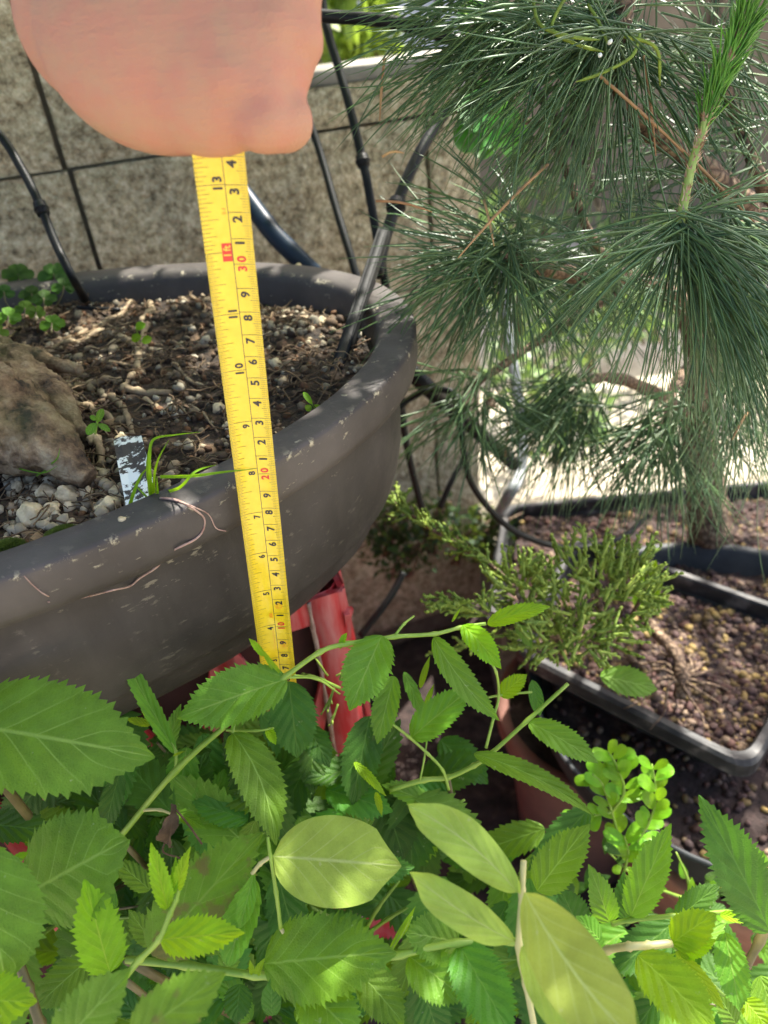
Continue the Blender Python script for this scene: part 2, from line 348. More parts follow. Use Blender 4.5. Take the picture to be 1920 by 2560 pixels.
# the higher course on the left
c = cj - 3 * (BL + gap)
while c < cj - .01: block(mb, c + gap, c + BL, zj, zj + CH, inset=.002); c += BL + gap
block(mb, cj + gap, cj + .215, zj, zj + CH, inset=.004)
wb = mb.obj('blocks', M['block'], wall)
mb = MB(); q = W0 - wdir * cj
def wbox(mb, c0, c1, o0, o1, z0, z1):
    base = W0 - wdir * cj; vs = []
    for c in (c0, c1):
        for o in (o0, o1):
            for z in (z0, z1): a = base + wdir * c - wnor * o; vs.append((a.x, a.y, z))
    mb.add(vs, [(0, 1, 3, 2), (4, 6, 7, 5), (0, 4, 5, 1), (2, 3, 7, 6), (0, 2, 6, 4), (1, 5, 7, 3)])
wbox(mb, cj - 1.2, endc - .01, .012, .145, -1.029, zj - .002); wbox(mb, cj - 1.2, cj + .21, .014, .14, zj - .002, zj + CH - .01)
mb.obj('mortar', M['mortar'], wall, smooth=False)
mb = MB(); block(mb, cj + .22, endc + .0, zj + .001, zj + .042, th=.10, inset=-.001)
mb.obj('coping', M['block'], wall)
mb = MB(); block(mb, cj + .22, endc, zj + .0425, zj + .057, th=.072, rough=.001, inset=.004); mb.obj('coping_top', M['cap'], wall)

# background beyond the wall
hw = thing('house', (1.2, 3.3, -1.03), 'shaded taupe house wall far behind the pine and the block wall', 'house')
b = MB(); b.box((1.6, 3.45, .48), (4.6, .2, 3.02)); b.box((-2.4, 4.6, .48), (3.4, .2, 3.02)); b.obj('wall', M['house'], hw, smooth=False)
b = MB(); b.box((.42, 3.31, .2), (.07, .06, 1.96)); b.obj('downpipe', M['post'], hw, smooth=False)
b = MB(); b.box((.22, 3.335, .2), (.30, .03, 1.0)); b.obj('window', M['post'], hw, smooth=False)
b = MB(); b.box((-.08, 3.33, .12), (.22, .05, 1.1)); b.obj('timber_panel', M['wood'], hw, smooth=False)
b = MB()
for k in range(5): b.box((1.0 + k * .45, 3.33, .3), (.03, .04, 2.1))
b.obj('trim', M['wood'], hw, smooth=False)

# ================================================================== LEAF BUILDER
def shape_w(kind, v):
    if kind == 'ovate': return (v ** .5) * ((1 - v) ** .8) * 1.74 * (1 - .38 * max(0, (v - .72) / .28) ** .8)
    if kind == 'ell': return (max(0, 4 * v * (1 - v))) ** .62
    if kind == 'round': return (max(0, 4 * v * (1 - v))) ** .55 * (1 - .25 * v) * 1.12 * (1 - .6 * max(0, (v - .78) / .22) ** .8)
    if kind == 'smooth': return (v ** .62) * ((1 - v) ** .60) * 1.58 * (1 - .42 * max(0, (v - .84) / .16) ** .7)
    if kind == 'lance': return (max(0, 4 * v * (1 - v))) ** .9
    if kind == 'obov': return (v ** .85) * ((1 - v) ** .45) * 1.85
def make_leaf(mb, B, T, w, nrm, kind='ovate', teeth=20, serr=.105, fold=.2, curl=.06, wave=.0, corr=.006, cols=8, side=0, twist=0, nv=6, mi=0):
    B = V(B); T = V(T); ax = T - B; L = ax.length; ax = ax / L
    nrm = (nrm - ax * nrm.dot(ax)).normalized(); S = ax.cross(nrm)
    if wave == 0: wave = random.uniform(.015, .05)
    if twist == 0: twist = random.uniform(-.45, .45)
    fold = fold * random.uniform(.8, 1.35)
    rows = max(14, teeth * 5 if teeth else 26); ph = random.uniform(0, 6.28)
    vs = []; uv = []; hc = cols // 2
    for i in range(rows + 1):
        v = i / rows; hw = shape_w(kind, min(max(v, 0.0), 1.0)) * w / 2
        if i == 0: hw = w * .01
        if i == rows: hw = w * .004
        c = B + ax * (v * L) + nrm * (curl * L * 4 * v * (1 - v)) + S * (side * L * 4 * v * (1 - v))
        a = twist * (v - .5); n2 = nrm * math.cos(a) + S * math.sin(a); s2 = S * math.cos(a) - nrm * math.sin(a)
        f = (v * teeth) % 1 if teeth else 0
        for j in range(-hc, hc + 1):
            u = j / hc; au = abs(u); q = hw * u; off = 0; fwd = au ** 1.3 * .06 * L * math.sin(math.pi * v)
            if teeth and au > .99 and 0 < i < rows:
                k = f / .8 if f < .81 else 0; amp = serr * w / 2 * min(1, 4 * v + .2) * min(1, 5 * (1 - v))
                big = 1 + .55 * noise.noise(V((i // 5 * .9, ph * 5, j))) + .35 * (1 if (i // 5) % 2 else -.6)
                q += math.copysign(amp * k * big, u); fwd += amp * k * .8
            z = fold * abs(q) - curl * 0 + corr * L * .3 * -math.cos(2 * math.pi * nv * (v - .3 * au ** .8)) * au * (1.15 - au)
            z += wave * w * au * au * math.sin(v * 9 + ph + (1.7 if u < 0 else 0))
            z -= .25 * w * (au ** 2) * curl
            vs.append(c + s2 * q + n2 * z + ax * fwd * .6); uv.append((u * .5 + .5, v))
    W = cols + 1 if cols % 2 == 0 else cols
    W = 2 * hc + 1; fs = []
    for i in range(rows):
        for j in range(W - 1): fs.append((i * W + j, i * W + j + 1, (i + 1) * W + j + 1, (i + 1) * W + j))
    mb.add(vs, fs, mi, uv)
def px_leaf(mb, bx, by, tx, ty, wpx, db, dt, upw=.55, tilt=0, **kw):
    B = P(bx, by, db); T = P(tx, ty, dt); mid = (B + T) / 2; toc = (-mid).normalized()
    ax = (T - B).normalized(); tp = (toc - ax * toc.dot(ax)).normalized()
    n = (toc + V((0, 0, 1)) * upw); n = (n - ax * n.dot(ax)).normalized()
    if tilt: n = Matrix.Rotation(tilt, 3, ax) @ n
    if n.dot(toc) < 0: n = -n
    c = max(.5, abs(n.dot(tp)) / 1.0); w = wpx * ((db + dt) / 2) / F / c
    if n.dot(toc) < 0: n = -n
    make_leaf(mb, B, T, w, n, **kw)
def leafobj(plant, mat, *a, name='leaf', **kw):
    mb = MB(); px_leaf(mb, *a, **kw); return mb.obj(name, LM[mat], plant)
def stem(plant, pts, r, mat='stem', name='stem', n=6):
    q = spl([P(*p) for p in pts], n); k = len(q)
    rr = [lerp(r[0], r[1], i / (k - 1)) for i in range(k)] if isinstance(r, tuple) else r
    # small node swellings
    rr = [x * (1.0 + (.35 if i % (n) == 0 and 0 < i < k - 1 else 0)) for i, x in enumerate(rr if isinstance(rr, list) else [rr] * k)]
    mb = MB(); mb.tube(q, rr, 8); return mb.obj(name, M[mat], plant)

# ================================================================== POT
PC = V((-.295, .44, 0)); PA, PB, PT = .338, .225, .30; RZ = -.2
def pot_pt(th, off, z):
    x = (PA - off) * math.cos(th); y = (PB - off) * math.sin(th)
    return V((PC.x + x * math.cos(PT) - y * math.sin(PT), PC.y + x * math.sin(PT) + y * math.cos(PT), z))
pot = thing('bonsai_pot', (PC.x, PC.y, -.371), 'large oval dark grey-brown clay bonsai pot with thick weathered rim', 'pot')
def ring_mesh(prof, n=200, wob=.0012):
    mb = MB(); k = len(prof); vs = []
    for i in range(n):
        th = 2 * math.pi * i / n
        for (o, z) in prof:
            q = pot_pt(th, o, z); f = noise.noise(q * 14) * wob + noise.noise(q * 60) * wob * .4
            vs.append(pot_pt(th, o + f, z + f * .6))
    fs = [(i * k + j, ((i + 1) % n) * k + j, ((i + 1) % n) * k + j + 1, i * k + j + 1) for i in range(n) for j in range(k - 1)]
    mb.add(vs, fs); return mb
rim = [(.036, -.25), (.031, -.222), (.0275, -.208), (.025, -.2025), (.0215, -.2), (.012, -.1995), (.003, -.1998), (.0008, -.2006), (0, -.2025), (0, -.207), (-.0003, -.214), (0, -.221), (.0015, -.2265), (.006, -.2295), (.0125, -.231)]
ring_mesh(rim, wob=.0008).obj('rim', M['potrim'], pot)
body = [(.0125, -.231), (.0155, -.2335), (.0165, -.238), (.0155, -.25), (.0155, -.265), (.0165, -.285), (.0195, -.303), (.024, -.316), (.0245, -.3195), (.030, -.3225), (.032, -.328), (.037, -.342), (.048, -.356), (.066, -.366), (.09, -.371), (.2, -.371)]
ring_mesh(body, wob=.001).obj('body', M['pot'], pot)
def in_pot(x, y, off=.034):
    dx, dy = x - PC.x, y - PC.y; u = dx * math.cos(PT) + dy * math.sin(PT); v = -dx * math.sin(PT) + dy * math.cos(PT)
    return (u / (PA - off)) ** 2 + (v / (PB - off)) ** 2 < 1
def soil_h(x, y):
    return -.222 + .008 * noise.noise(V((x * 14, y * 14, 1))) + .004 * noise.noise(V((x * 45, y * 45, 5))) + .0025 * noise.noise(V((x * 130, y * 130, 9)))
mb = MB(); n1 = 46; n2 = 170; vs = [(PC.x, PC.y, soil_h(PC.x, PC.y))]
for i in range(1, n1 + 1):
    for j in range(n2):
        q = V((PC.x, PC.y, 0)).lerp(pot_pt(2 * math.pi * j / n2, .030, 0), i / n1); vs.append((q.x, q.y, soil_h(q.x, q.y)))
fs = [(0, 1 + j, 1 + (j + 1) % n2) for j in range(n2)]
for i in range(n1 - 1):
    for j in range(n2): fs.append((1 + i * n2 + j, 1 + i * n2 + (j + 1) % n2, 1 + (i + 1) * n2 + (j + 1) % n2, 1 + (i + 1) * n2 + j))
mb.add(vs, fs); tag(mb.obj('potting_soil', M['soil']), 'dark crumbly potting soil filling the oval bonsai pot', 'soil', kind='stuff')
mb = MB(); k = 0
while k < 5200:
    x = random.uniform(-.62, .04); y = random.uniform(.2, .7)
    if not in_pot(x, y): continue
    r = random.choice((.0012, .0016, .002, .0026, .0034)) * random.uniform(.7, 1.3)
    if k % 9 == 0: r *= 1.5
    mb.ico((x, y, soil_h(x, y) + r * .3), r, 1, (1, random.uniform(.7, 1), random.uniform(.6, .9)), .3); k += 1
tag(mb.obj('soil_gravel', M['gravel']), 'mixed small brown and cream grit scattered over the pot soil', 'gravel', kind='stuff')
mb = MB(); k = 0
while k < 1500:
    x = random.uniform(-.62, .03); y = random.uniform(.2, .7)
    if not in_pot(x, y, .04): continue
    a = random.uniform(0, 6.28); L = random.uniform(.008, .032); q = V((x, y, soil_h(x, y) + .002)); d = V((math.cos(a), math.sin(a), 0)); sd = V((-d.y, d.x, 0)); c = random.uniform(-.3, .3)
    pts = []
    for i in range(6):
        u = i / 5 - .5; pp = q + d * L * u + sd * L * c * (4 * u * u) + V((0, 0, .004 * (random.random() - .2)))
        pp.z = max(pp.z, soil_h(pp.x, pp.y) + .0008) + .0015; pts.append(pp)
    mb.tube(pts, [random.uniform(.00025, .0006)] * 6, 4, cap=False); k += 1
tag(mb.obj('root_litter', M['litter']), 'tangle of fine dry roots and fibres over the pot soil', 'dry roots', kind='stuff')

mb = MB()
for k in range(260):
    q = PZ(random.uniform(-60, 430), random.uniform(1130, 1420), -.218)
    if not in_pot(q.x, q.y, .036) or (q.x, q.y) == (0, 0): continue
    r = random.uniform(.0016, .0042); mb.ico((q.x, q.y, soil_h(q.x, q.y) + r * .45), r, 2, (1, .85, .7), .22)
for k in range(140):
    q = PZ(random.uniform(600, 820), random.uniform(680, 850), -.218)
    if not in_pot(q.x, q.y, .04): continue
    r = random.uniform(.0016, .0045); mb.ico((q.x, q.y, soil_h(q.x, q.y) + r * .3), r, 2, (1, .85, .7), .22)
tag(mb.obj('pumice_grit', M['pumice']), 'pale pumice grit lying at the front left and back right of the pot soil', 'grit', kind='stuff')
# stones that can be told apart
STN = [(73, 1283, 31, 'biggest pale stone in the front left of the pot soil', 1), (129, 1270, 20, 'small pale stone touching the right side of the biggest stone', 0), (113, 1227, 25, 'pale stone just above the biggest stone', 0),
 (166, 1237, 29, 'long cream stone right of the biggest stone, below the yellow moss speck', 0), (212, 1223, 17, 'pale stone between the long cream stone and the white plant label', 0),
 (179, 1177, 22, 'pinkish pale stone above the long cream stone', 0), (272, 1262, 25, 'flat pale stone touching the left edge of the white plant label', 0), (10, 1167, 19, 'pale stone at the left picture edge by the trunk foot', 0),
 (40, 1203, 14, 'small round stone left of the stone pair below the trunk', 0), (86, 1209, 13, 'tiny cream stone in front of the trunk foot', 0), (348, 1283, 22, 'grey stone against the pot rim under the white label', 0),
 (90, 1343, 21, 'brown stone between the two moss clumps', 2), (10, 1406, 13, 'yellowish pebble at the left picture edge nearest the rim', 0), (66, 1392, 16, 'low ochre stone beside the rim in front of the moss', 2),
 (305, 1094, 17, 'pale stone resting on the top end of the white label', 0), (232, 1084, 18, 'grey stone under the small seedling beside the trunk', 0), (275, 1044, 17, 'orange-brown stone right of the small seedling', 2),
 (288, 1223, 15, 'pale chip beside the middle of the white label', 0), (690, 902, 15, 'rounded grey stone right of the tape blade in the pot', 0), (567, 1044, 14, 'pale stone close to the left edge of the tape blade', 0), (466, 1091, 15, 'flat white stone left of the tape beyond the grass', 0), (544, 1010, 15, 'angular white stone in the middle of the pot soil left of the tape', 0),
 (745, 688, 19, 'grey-green lump of pumice at the back right of the pot', 0), (305, 1300, 10, 'white chip lying on the pot rim below the label', 3)]
M['stone1'] = simple('stone_pale', [(.3, (.38, .28, .15)), (.5, (.62, .50, .30)), (.7, (.72, .61, .39))], 150, .9, .9, 500, .001)
M['stone2'] = simple('stone_brown', [(.3, (.16, .10, .05)), (.7, (.30, .20, .10))], 150, .9, .9, 500, .001)
for (x, y, r, lab, k) in STN:
    z = RZ if k == 3 else -.217; q = PZ(x, y, z - .0); d = q.dot(FW); rr = r * d / F
    if k != 3: q.z = soil_h(q.x, q.y) + rr * .45
    mb = MB(); mb.ico((0, 0, 0), rr * 1.2, 3, (1, .84, .72), .2, freq=1.5)
    o = mb.obj('stone', M['stone2'] if k == 2 else M['stone1']); o.location = q + V((0, 0, .0)); tag(o, lab, 'stone', 'loose stones on the pot soil')
for (x, y, r, lab) in ((158, 1332, 36, 'mound of green moss left of the pot rim between stones'), (20, 1362, 30, 'green moss mound at the left picture edge'), (195, 1175, 10, 'tiny bright yellow-green moss tuft on a stone')):
    q = PZ(x, y, -.212); d = q.dot(FW); rr = r * d / F; mb = MB()
    for i in range(int(900 * (r / 36) ** 2)):
        a = random.uniform(0, 6.28); e = math.sqrt(random.random()); p0 = q + V((math.cos(a) * e * rr * 1.3, math.sin(a) * e * rr * .9, (1 - e * e) * rr * .5 - .002))
        dd = (V((math.cos(a) * e, math.sin(a) * e, 1)) + rv(.4)).normalized() * .0022; sdv = dd.orthogonal().normalized() * .0005
        mb.add([p0 - sdv, p0 + sdv, p0 + dd], [(0, 1, 2)])
    mb.ico(q - V((0, 0, .003)), rr * .95, 2, (1.3, .95, .5), .1, rot=Matrix.Identity(3))
    tag(mb.obj('moss_clump', M['moss']), lab, 'moss', 'moss clumps in the pot')

# white plant label, flaked
t = NT('flaked_label'); p = t.pos(); n1_ = t.noise(p, 75, 6, .7); n3_ = t.noise(p, 22, 3)
msk = t.ramp(t.math('ADD', t.math('MULTIPLY', n1_, .7), t.math('MULTIPLY', n3_, .45)), [(.60, 0), (.615, 1)])
M['label'] = t.end(t.n('ShaderNodeBsdfPrincipled', {'Base Color': t.mix(msk, (.74, .80, .77), (.03, .025, .02)), 'Roughness': .55}).outputs[0])
mb = MB(); rows = 10; vs = []
for i in range(rows + 1):
    v = i / rows
    a = PZ(lerp(283, 316, v), lerp(1098, 1276, v), -.209 + .003 * math.sin(v * 3)); c = PZ(lerp(352, 399, v), lerp(1085, 1254, v), -.207 + .003 * math.sin(v * 3 + .4))
    for j in range(5): vs.append(a.lerp(c, j / 4) + V((0, 0, .0008 * math.sin(j * 1.3 + v * 6))))
fs = [(i * 5 + j, i * 5 + j + 1, (i + 1) * 5 + j + 1, (i + 1) * 5 + j) for i in range(rows) for j in range(4)]
nv_ = len(vs); vs2 = [a - V((0, 0, .0009)) for a in vs]
edge = [i * 5 for i in range(rows)] ; side_f = []
for i in range(rows): side_f += [(i * 5, (i + 1) * 5, (i + 1) * 5 + nv_, i * 5 + nv_), (i * 5 + 4, (i + 1) * 5 + 4, (i + 1) * 5 + 4 + nv_, i * 5 + 4 + nv_)]
for j in range(4): side_f += [(j, j + 1, j + 1 + nv_, j + nv_), (rows * 5 + j, rows * 5 + j + 1, rows * 5 + j + 1 + nv_, rows * 5 + j + nv_)]
mb.add(vs + vs2, fs + [tuple(i + nv_ for i in f) for f in fs] + side_f)
tag(mb.obj('plant_label', M['label'], smooth=False), 'white plastic plant label with flaked dark stains lying in the pot', 'plant label')

# ================================================================== BONSAI TREE
bt = thing('bonsai_tree', PZ(-80, 1000, -.22), 'old bonsai with thick flaring mottled trunk base at the left of the pot', 'tree')
def limb(mb, pts, rad, n=24, m=6, amp=.12, fl=1):
    q = spl([P(*p) if len(p) == 3 else p for p in pts], m); rr = []
    for i in range(len(rad) - 1):
        for k in range(m): rr.append(lerp(rad[i], rad[i + 1], k / m))
    rr.append(rad[-1]); mb.tube(q, rr, n, bump=amp)
mb = MB()
limb(mb, [(-700, 420, .44), (-420, 760, .445), (-200, 930, .43), (-20, 1040, .415), (110, 1115, .405), (225, 1195, .40)], [.045, .040, .034, .027, .018, .006], 110, 34, .28)
mb.obj('trunk', M['bark'], bt)
mb = MB(); limb(mb, [(-300, 820, .47), (-60, 905, .475), (70, 960, .46), (150, 1015, .445), (205, 1080, .43)], [.03, .020, .014, .010, .004], 60, 26, .4); mb.obj('buttress_root', M['bark'], bt)
mb = MB(); limb(mb, [(-300, 740, .50), (-90, 860, .51), (20, 890, .505), (110, 905, .495), (200, 925, .48)], [.028, .017, .011, .007, .003], 50, 22, .4); mb.obj('buttress_root', M['bark'], bt)
SR = [([(385, 700), (372, 745), (378, 775), (350, 800)], 11), ([(300, 845), (345, 870), (335, 925), (300, 950)], 10), ([(370, 810), (345, 860), (340, 905)], 9), ([(300, 960), (360, 968), (425, 955)], 11),
 ([(215, 880), (270, 870), (330, 840), (400, 850)], 7), ([(275, 985), (300, 1005), (318, 1040), (325, 1075)], 10), ([(230, 910), (300, 905), (360, 925)], 6), ([(250, 800), (300, 780), (330, 740), (390, 720)], 7),
 ([(420, 840), (480, 855), (520, 850)], 5), ([(430, 900), (480, 935), (530, 950)], 5), ([(190, 830), (240, 800), (300, 815)], 8), ([(355, 985), (385, 1000), (392, 1015)], 8), ([(470, 1000), (500, 1020), (540, 1060)], 4), ([(640, 905), (700, 900), (760, 890)], 5), ([(120, 985), (200, 1000), (250, 1020), (300, 1060)], 12), ([(100, 940), (180, 950), (240, 945), (300, 935)], 13), ([(150, 1040), (210, 1060), (245, 1110), (250, 1150)], 13), ([(60, 870), (150, 850), (220, 840), (280, 810)], 10), ([(150, 960), (200, 985), (280, 1090), (350, 1120)], 2), ([(120, 930), (220, 990), (330, 1100)], 2)]
for pts, r in SR:
    mb = MB(); q = spl([PZ(x, y, -.217) for x, y in pts], 6)
    q = [V((a.x, a.y, max(soil_h(a.x, a.y), -.226) + .002 + .001 * math.sin(i))) for i, a in enumerate(q)]
    d = q[0].dot(FW); mb.tube(q, [r * d / F * lerp(1, .6, i / len(q)) * (1 + .2 * math.sin(i * 1.9)) for i in range(len(q))], 8, bump=.3); mb.obj('surface_root', M['root'], bt)

# ================================================================== TAPE MEASURE
TP = V((-.05890, .30189, -.19321)); TD = V((.07913, .03575, .99622)).normalized(); TN = V((.06, -1, 0)); TN = (TN - TD * TN.dot(TD)).normalized(); TA = TD.cross(TN).normalized()
if TA.x < 0: TA = -TA
HW = .0097
def tp(s, u, off=0):       # s in metres on the scale, u -1..1 across
    du = u - .1
    return TP + TD * (s - .20) + TA * (du * HW) + TN * (.0021 * u * u - .0006 * u + off)
tm = thing('tape_measure', tp(.04, .1), 'yellow steel tape measure blade pulled out upright against the pot rim', 'tape measure')
mb = MB(); S0, S1 = .035, .372; nr = 60; nc = 12; vs = []; th = .0002
for i in range(nr + 1):
    for j in range(nc + 1): vs.append(tp(lerp(S0, S1, i / nr), -1 + 2 * j / nc))
k = len(vs)
for i in range(nr + 1):
    for j in range(nc + 1): vs.append(tp(lerp(S0, S1, i / nr), -1 + 2 * j / nc, -th))
W = nc + 1; fs = [(i * W + j, i * W + j + 1, (i + 1) * W + j + 1, (i + 1) * W + j) for i in range(nr) for j in range(nc)]
fs += [tuple(a + k for a in reversed(f)) for f in fs]
for i in range(nr): fs += [(i * W, (i + 1) * W, (i + 1) * W + k, i * W + k), (i * W + nc, i * W + nc + k, (i + 1) * W + nc + k, (i + 1) * W + nc)]
mb.add(vs, fs); mb.obj('blade', M['tape'], tm)
def strip(mb, s0, u0, s1, u1, wd, off=.00012):
    # thin bar between two points of the scale; subdivided across so that it follows the curve
    n = max(2, int(abs(u1 - u0) / .12) + 1) if abs(u1 - u0) > .01 else max(2, int(abs(s1 - s0) / .01)); vs = []
    if abs(u1 - u0) > .01:
        for i in range(n + 1): u = lerp(u0, u1, i / n); s = lerp(s0, s1, i / n); vs += [tp(s - wd / 2, u, off), tp(s + wd / 2, u, off)]
    else:
        du = wd / 2 / HW
        for i in range(n + 1): s = lerp(s0, s1, i / n); vs += [tp(s, u0 - du, off), tp(s, u0 + du, off)]
    mb.add(vs, [(2 * i, 2 * i + 1, 2 * i + 3, 2 * i + 2) for i in range(n)])
tk = MB(); ln = MB()
for mm in range(40, 371):
    s = mm / 1000
    if mm % 10 == 0: strip(ln, s, .1, s, 1, .00022)
    elif mm % 5 == 0: strip(tk, s, .62, s, 1, .0002)
    else: strip(tk, s, .70, s, 1, .00014)
for q in range(2 * 32, int(14.6 * 32)):
    s = q / 32 * .0254
    if q % 32 == 0: strip(ln, s, -1, s, .1, .00022); continue
    if q > 12 * 32 and q % 2: continue
    L = .25 if q % 2 else (.32 if q % 4 else (.45 if q % 8 else (.55 if q % 16 else .70)))
    strip(tk, s, -1, s, -1 + L, .00012 if q % 2 else .00018)
strip(ln, S0, .1, S1, .1, .00025)
tk.obj('scale_ticks', M['tick'], tm, smooth=False); ln.obj('scale_lines', M['linegrey'], tm, smooth=False)
def text_geo(ch, bold=.03):
    cu = bpy.data.curves.new('t', 'FONT'); cu.body = ch; cu.size = 1; cu.offset = bold; cu.resolution_u = 3
    o = bpy.data.objects.new('t', cu); C.objects.link(o); bpy.context.view_layer.update()
    dg = bpy.context.evaluated_depsgraph_get(); me = bpy.data.meshes.new_from_object(o.evaluated_get(dg))
    r = ([v.co.copy() for v in me.vertices], [tuple(p.vertices) for p in me.polygons])
    bpy.data.objects.remove(o); bpy.data.curves.remove(cu); bpy.data.meshes.remove(me); return r
TG = {}
def glyph(mb, ch, s, ubase, utop, off=.00016, narrow=1.0, bold=.036, anchor='l'):
    key = (ch, bold)
    if key not in TG: TG[key] = text_geo(ch, bold)
    vs, fs = TG[key]; x0 = min(a.x for a in vs); x1 = max(a.x for a in vs); y0 = min(a.y for a in vs); y1 = max(a.y for a in vs)
    k = (ubase - utop) * HW / (y1 - y0) * narrow; wd = (x1 - x0) * k
    base = s if anchor == 'l' else (s - wd if anchor == 'r' else s - wd / 2)
    mb.add([tp(base + (a.x - x0) * k, lerp(ubase, utop, (a.y - y0) / (y1 - y0)), off) for a in vs], fs); return wd
bk = MB(); rd = MB(); yl = MB(); orr = MB()
for c in range(5, 37):
    s = c / 100; d = c % 10
    if d == 0:
        r2 = MB(); glyph(r2, '0', s + .0007, .64, .24); glyph(r2, str(c // 10), s - .0007, .64, .24, anchor='r'); r2.obj('red_number', M['redink'], tm, smooth=False)
    else: glyph(bk, str(d), s - .0012, .64, .24, anchor='r', narrow=1.05)
for i in range(3, 15):
    s = i * .0254
    if i == 12: continue
    if i >= 10: glyph(bk, str(i)[0], s - .0009, .0, -.38, anchor='r'); glyph(bk, str(i)[1], s + .0009, .0, -.38)
    else: glyph(bk, str(i), s - .0013, -.02, -.36, anchor='r')
# 1ft in a red box across the 12 inch line
s = 12 * .0254; n = 6; vs = []
for i in range(n + 1):
    u = lerp(-.32, .08, i / n); vs += [tp(s - .0036, u, .00013), tp(s + .0036, u, .00013)]
rd.add(vs, [(2 * i, 2 * i + 1, 2 * i + 3, 2 * i + 2) for i in range(n)])
glyph(yl, '1', s - .0008, .03, -.27, anchor='r', off=.0002, bold=.015); glyph(yl, 'ft', s + .0005, .03, -.27, off=.0002, narrow=.95, bold=.01)
glyph(orr, '1-1', 12.62 * .0254, .02, -.14, anchor='m')
# small faint red approval marks near the low end: a ringed bar and hairline letters
for k in range(20):
    a0 = 2 * math.pi * k / 20; a1 = 2 * math.pi * (k + 1) / 20; vs = [tp(.1150 + .0017 * math.cos(a) * q, .42 + .17 * math.sin(a) * q, .00016) for a in (a0, a1) for q in (.88, 1.08)]
    orr.add(vs, [(0, 1, 3, 2)])
strip(orr, .1140, .42, .1160, .42, .0002); strip(orr, .1140, .36, .1160, .36, .0002)
glyph(orr, 'XX', 4.28 * .0254, .02, -.16, anchor='m'); 
for (a, bb) in ((.0832, .0888),):
    for u in (.28, .66): strip(orr, a, u, bb, u, .00015)
    for s_ in (a, bb): strip(orr, s_, .28, s_, .66, .00018)
    for k in range(4): strip(orr, a + .0012 + k * .001, .36, a + .0012 + k * .001, .58, .00035)
for k in range(18):
    s_ = .0835 + k * .00085; strip(orr, s_, -.1 + (k % 3) * .03, s_, -.02, .0003)
bk.obj('black_numbers', M['ink'], tm, smooth=False); rd.obj('foot_marker', M['redink'], tm, smooth=False); yl.obj('foot_letters', M['yellowink'], tm, smooth=False); orr.obj('faint_red_print', M['faintink'], tm, smooth=False)

# ================================================================== HAND
def blob(mb, pts, rads, n=16):
    q = [P(*p) for p in pts]
    for i in range(len(q) - 1):
        k = max(4, int((q[i + 1] - q[i]).length / .0025))
        for j in range(k + 1):
            t_ = j / k; mb.ico(q[i].lerp(q[i + 1], t_), lerp(rads[i], rads[i + 1], t_), 2, jit=0, rot=Matrix.Identity(3))
def ell(mb, c, rx, ry, rz):            # ellipsoid in camera-aligned axes
    m3 = Matrix((RT, UP, -FW)).transposed(); mb.ico(P(*c), 1, 4, (rx, ry, rz), 0, rot=m3)
hand = MB()
ell(hand, (430, 60, .275), .0505, .0475, .030)
ell(hand, (330, 20, .285), .045, .042, .030)
ell(hand, (520, 150, .272), .036, .0345, .024)
ell(hand, (300, 130, .28), .027, .026, .022)
ell(hand, (640, 20, .275), .0245, .048, .022)
ell(hand, (640, -230, .275), .024, .030, .020)
blob(hand, [(470, -60, .285), (380, -420, .30), (300, -900, .34), (200, -1500, .42)], [.040, .034, .032, .038])
for k, (yy, xo, r) in enumerate(((302, 4, .0112), (96, 24, .0122), (-75, 32, .0125), (-260, 22, .0120))):
    dd = .275 - .003 * k
    blob(hand, [(580, yy - 50, dd + .014), (690 + xo, yy - 18, dd + .010), (709 + xo, yy + 4, dd), (650 + xo * .6, yy + 8 - 20 * (k > 0), dd - .008), (590 + xo * .4, yy - 30, dd - .008)], [r * 1.2, r * 1.05, r, r * .95, r * .85])
blob(hand, [(560, 200, .262), (650, 235, .266)], [.013, .011])
blob(hand, [(420, -230, .265), (520, -330, .25), (640, -360, .25), (720, -350, .258)], [.016, .012, .011, .009])
pe = thing('person', P(250, -1200, .38), 'closed bare hand gripping the top of the yellow tape blade', 'person')
ho = hand.obj('hand', M['skin'], pe)
rm = ho.modifiers.new('r', 'REMESH'); rm.mode = 'VOXEL'; rm.voxel_size = .0013; rm.use_smooth_shade = True
sm = ho.modifiers.new('s', 'CORRECTIVE_SMOOTH'); sm.iterations = 9; sm.use_only_smooth = True; sm.factor = .8

# ================================================================== TUBES
def hose(name, pts, r, label, mat='hose', cat='hose', n=8, joints=(), loc=None):
    q = spl([p if isinstance(p, V) else P(*p) for p in pts], n); o = thing(name, q[0], label, cat, 'black irrigation tubes' if cat == 'hose' else None)
    mb = MB(); mb.tube(q, r, 12, bump=.04); mb.obj('tube', M[mat], o)
    for j in joints:
        a = q[int(j * (len(q) - 1))]; c = q[min(len(q) - 1, int(j * (len(q) - 1)) + 1)]; d = (c - a).normalized() * .006
        mb = MB(); mb.tube([a - d, a - d * .9, a + d * .9, a + d], [r * 1.0, r * 1.45, r * 1.45, r * 1.0], 12); mb.tube([a - d * .1, a + d * .25], r * 1.7, 12); mb.obj('connector', M[mat], o)
    return o
hose('drip_hose', [(-420, -500, .62), (-220, 20, .61), (-60, 270, .60), (10, 350, .60), (50, 415, .60), (92, 495, .60), (140, 610, .598), (185, 700, .6), PZ(222, 765, -.222)], .0036, 'black drip tube at far left ending in the pot soil', joints=(.67,))
hose('drip_hose', [(690, -60, .78), (720, 100, .78), (755, 250, .78), (800, 380, .78), (840, 520, .77), (880, 650, .76), (910, 760, .76)], .0042, 'thin black tube hanging behind the pot just right of the hand')
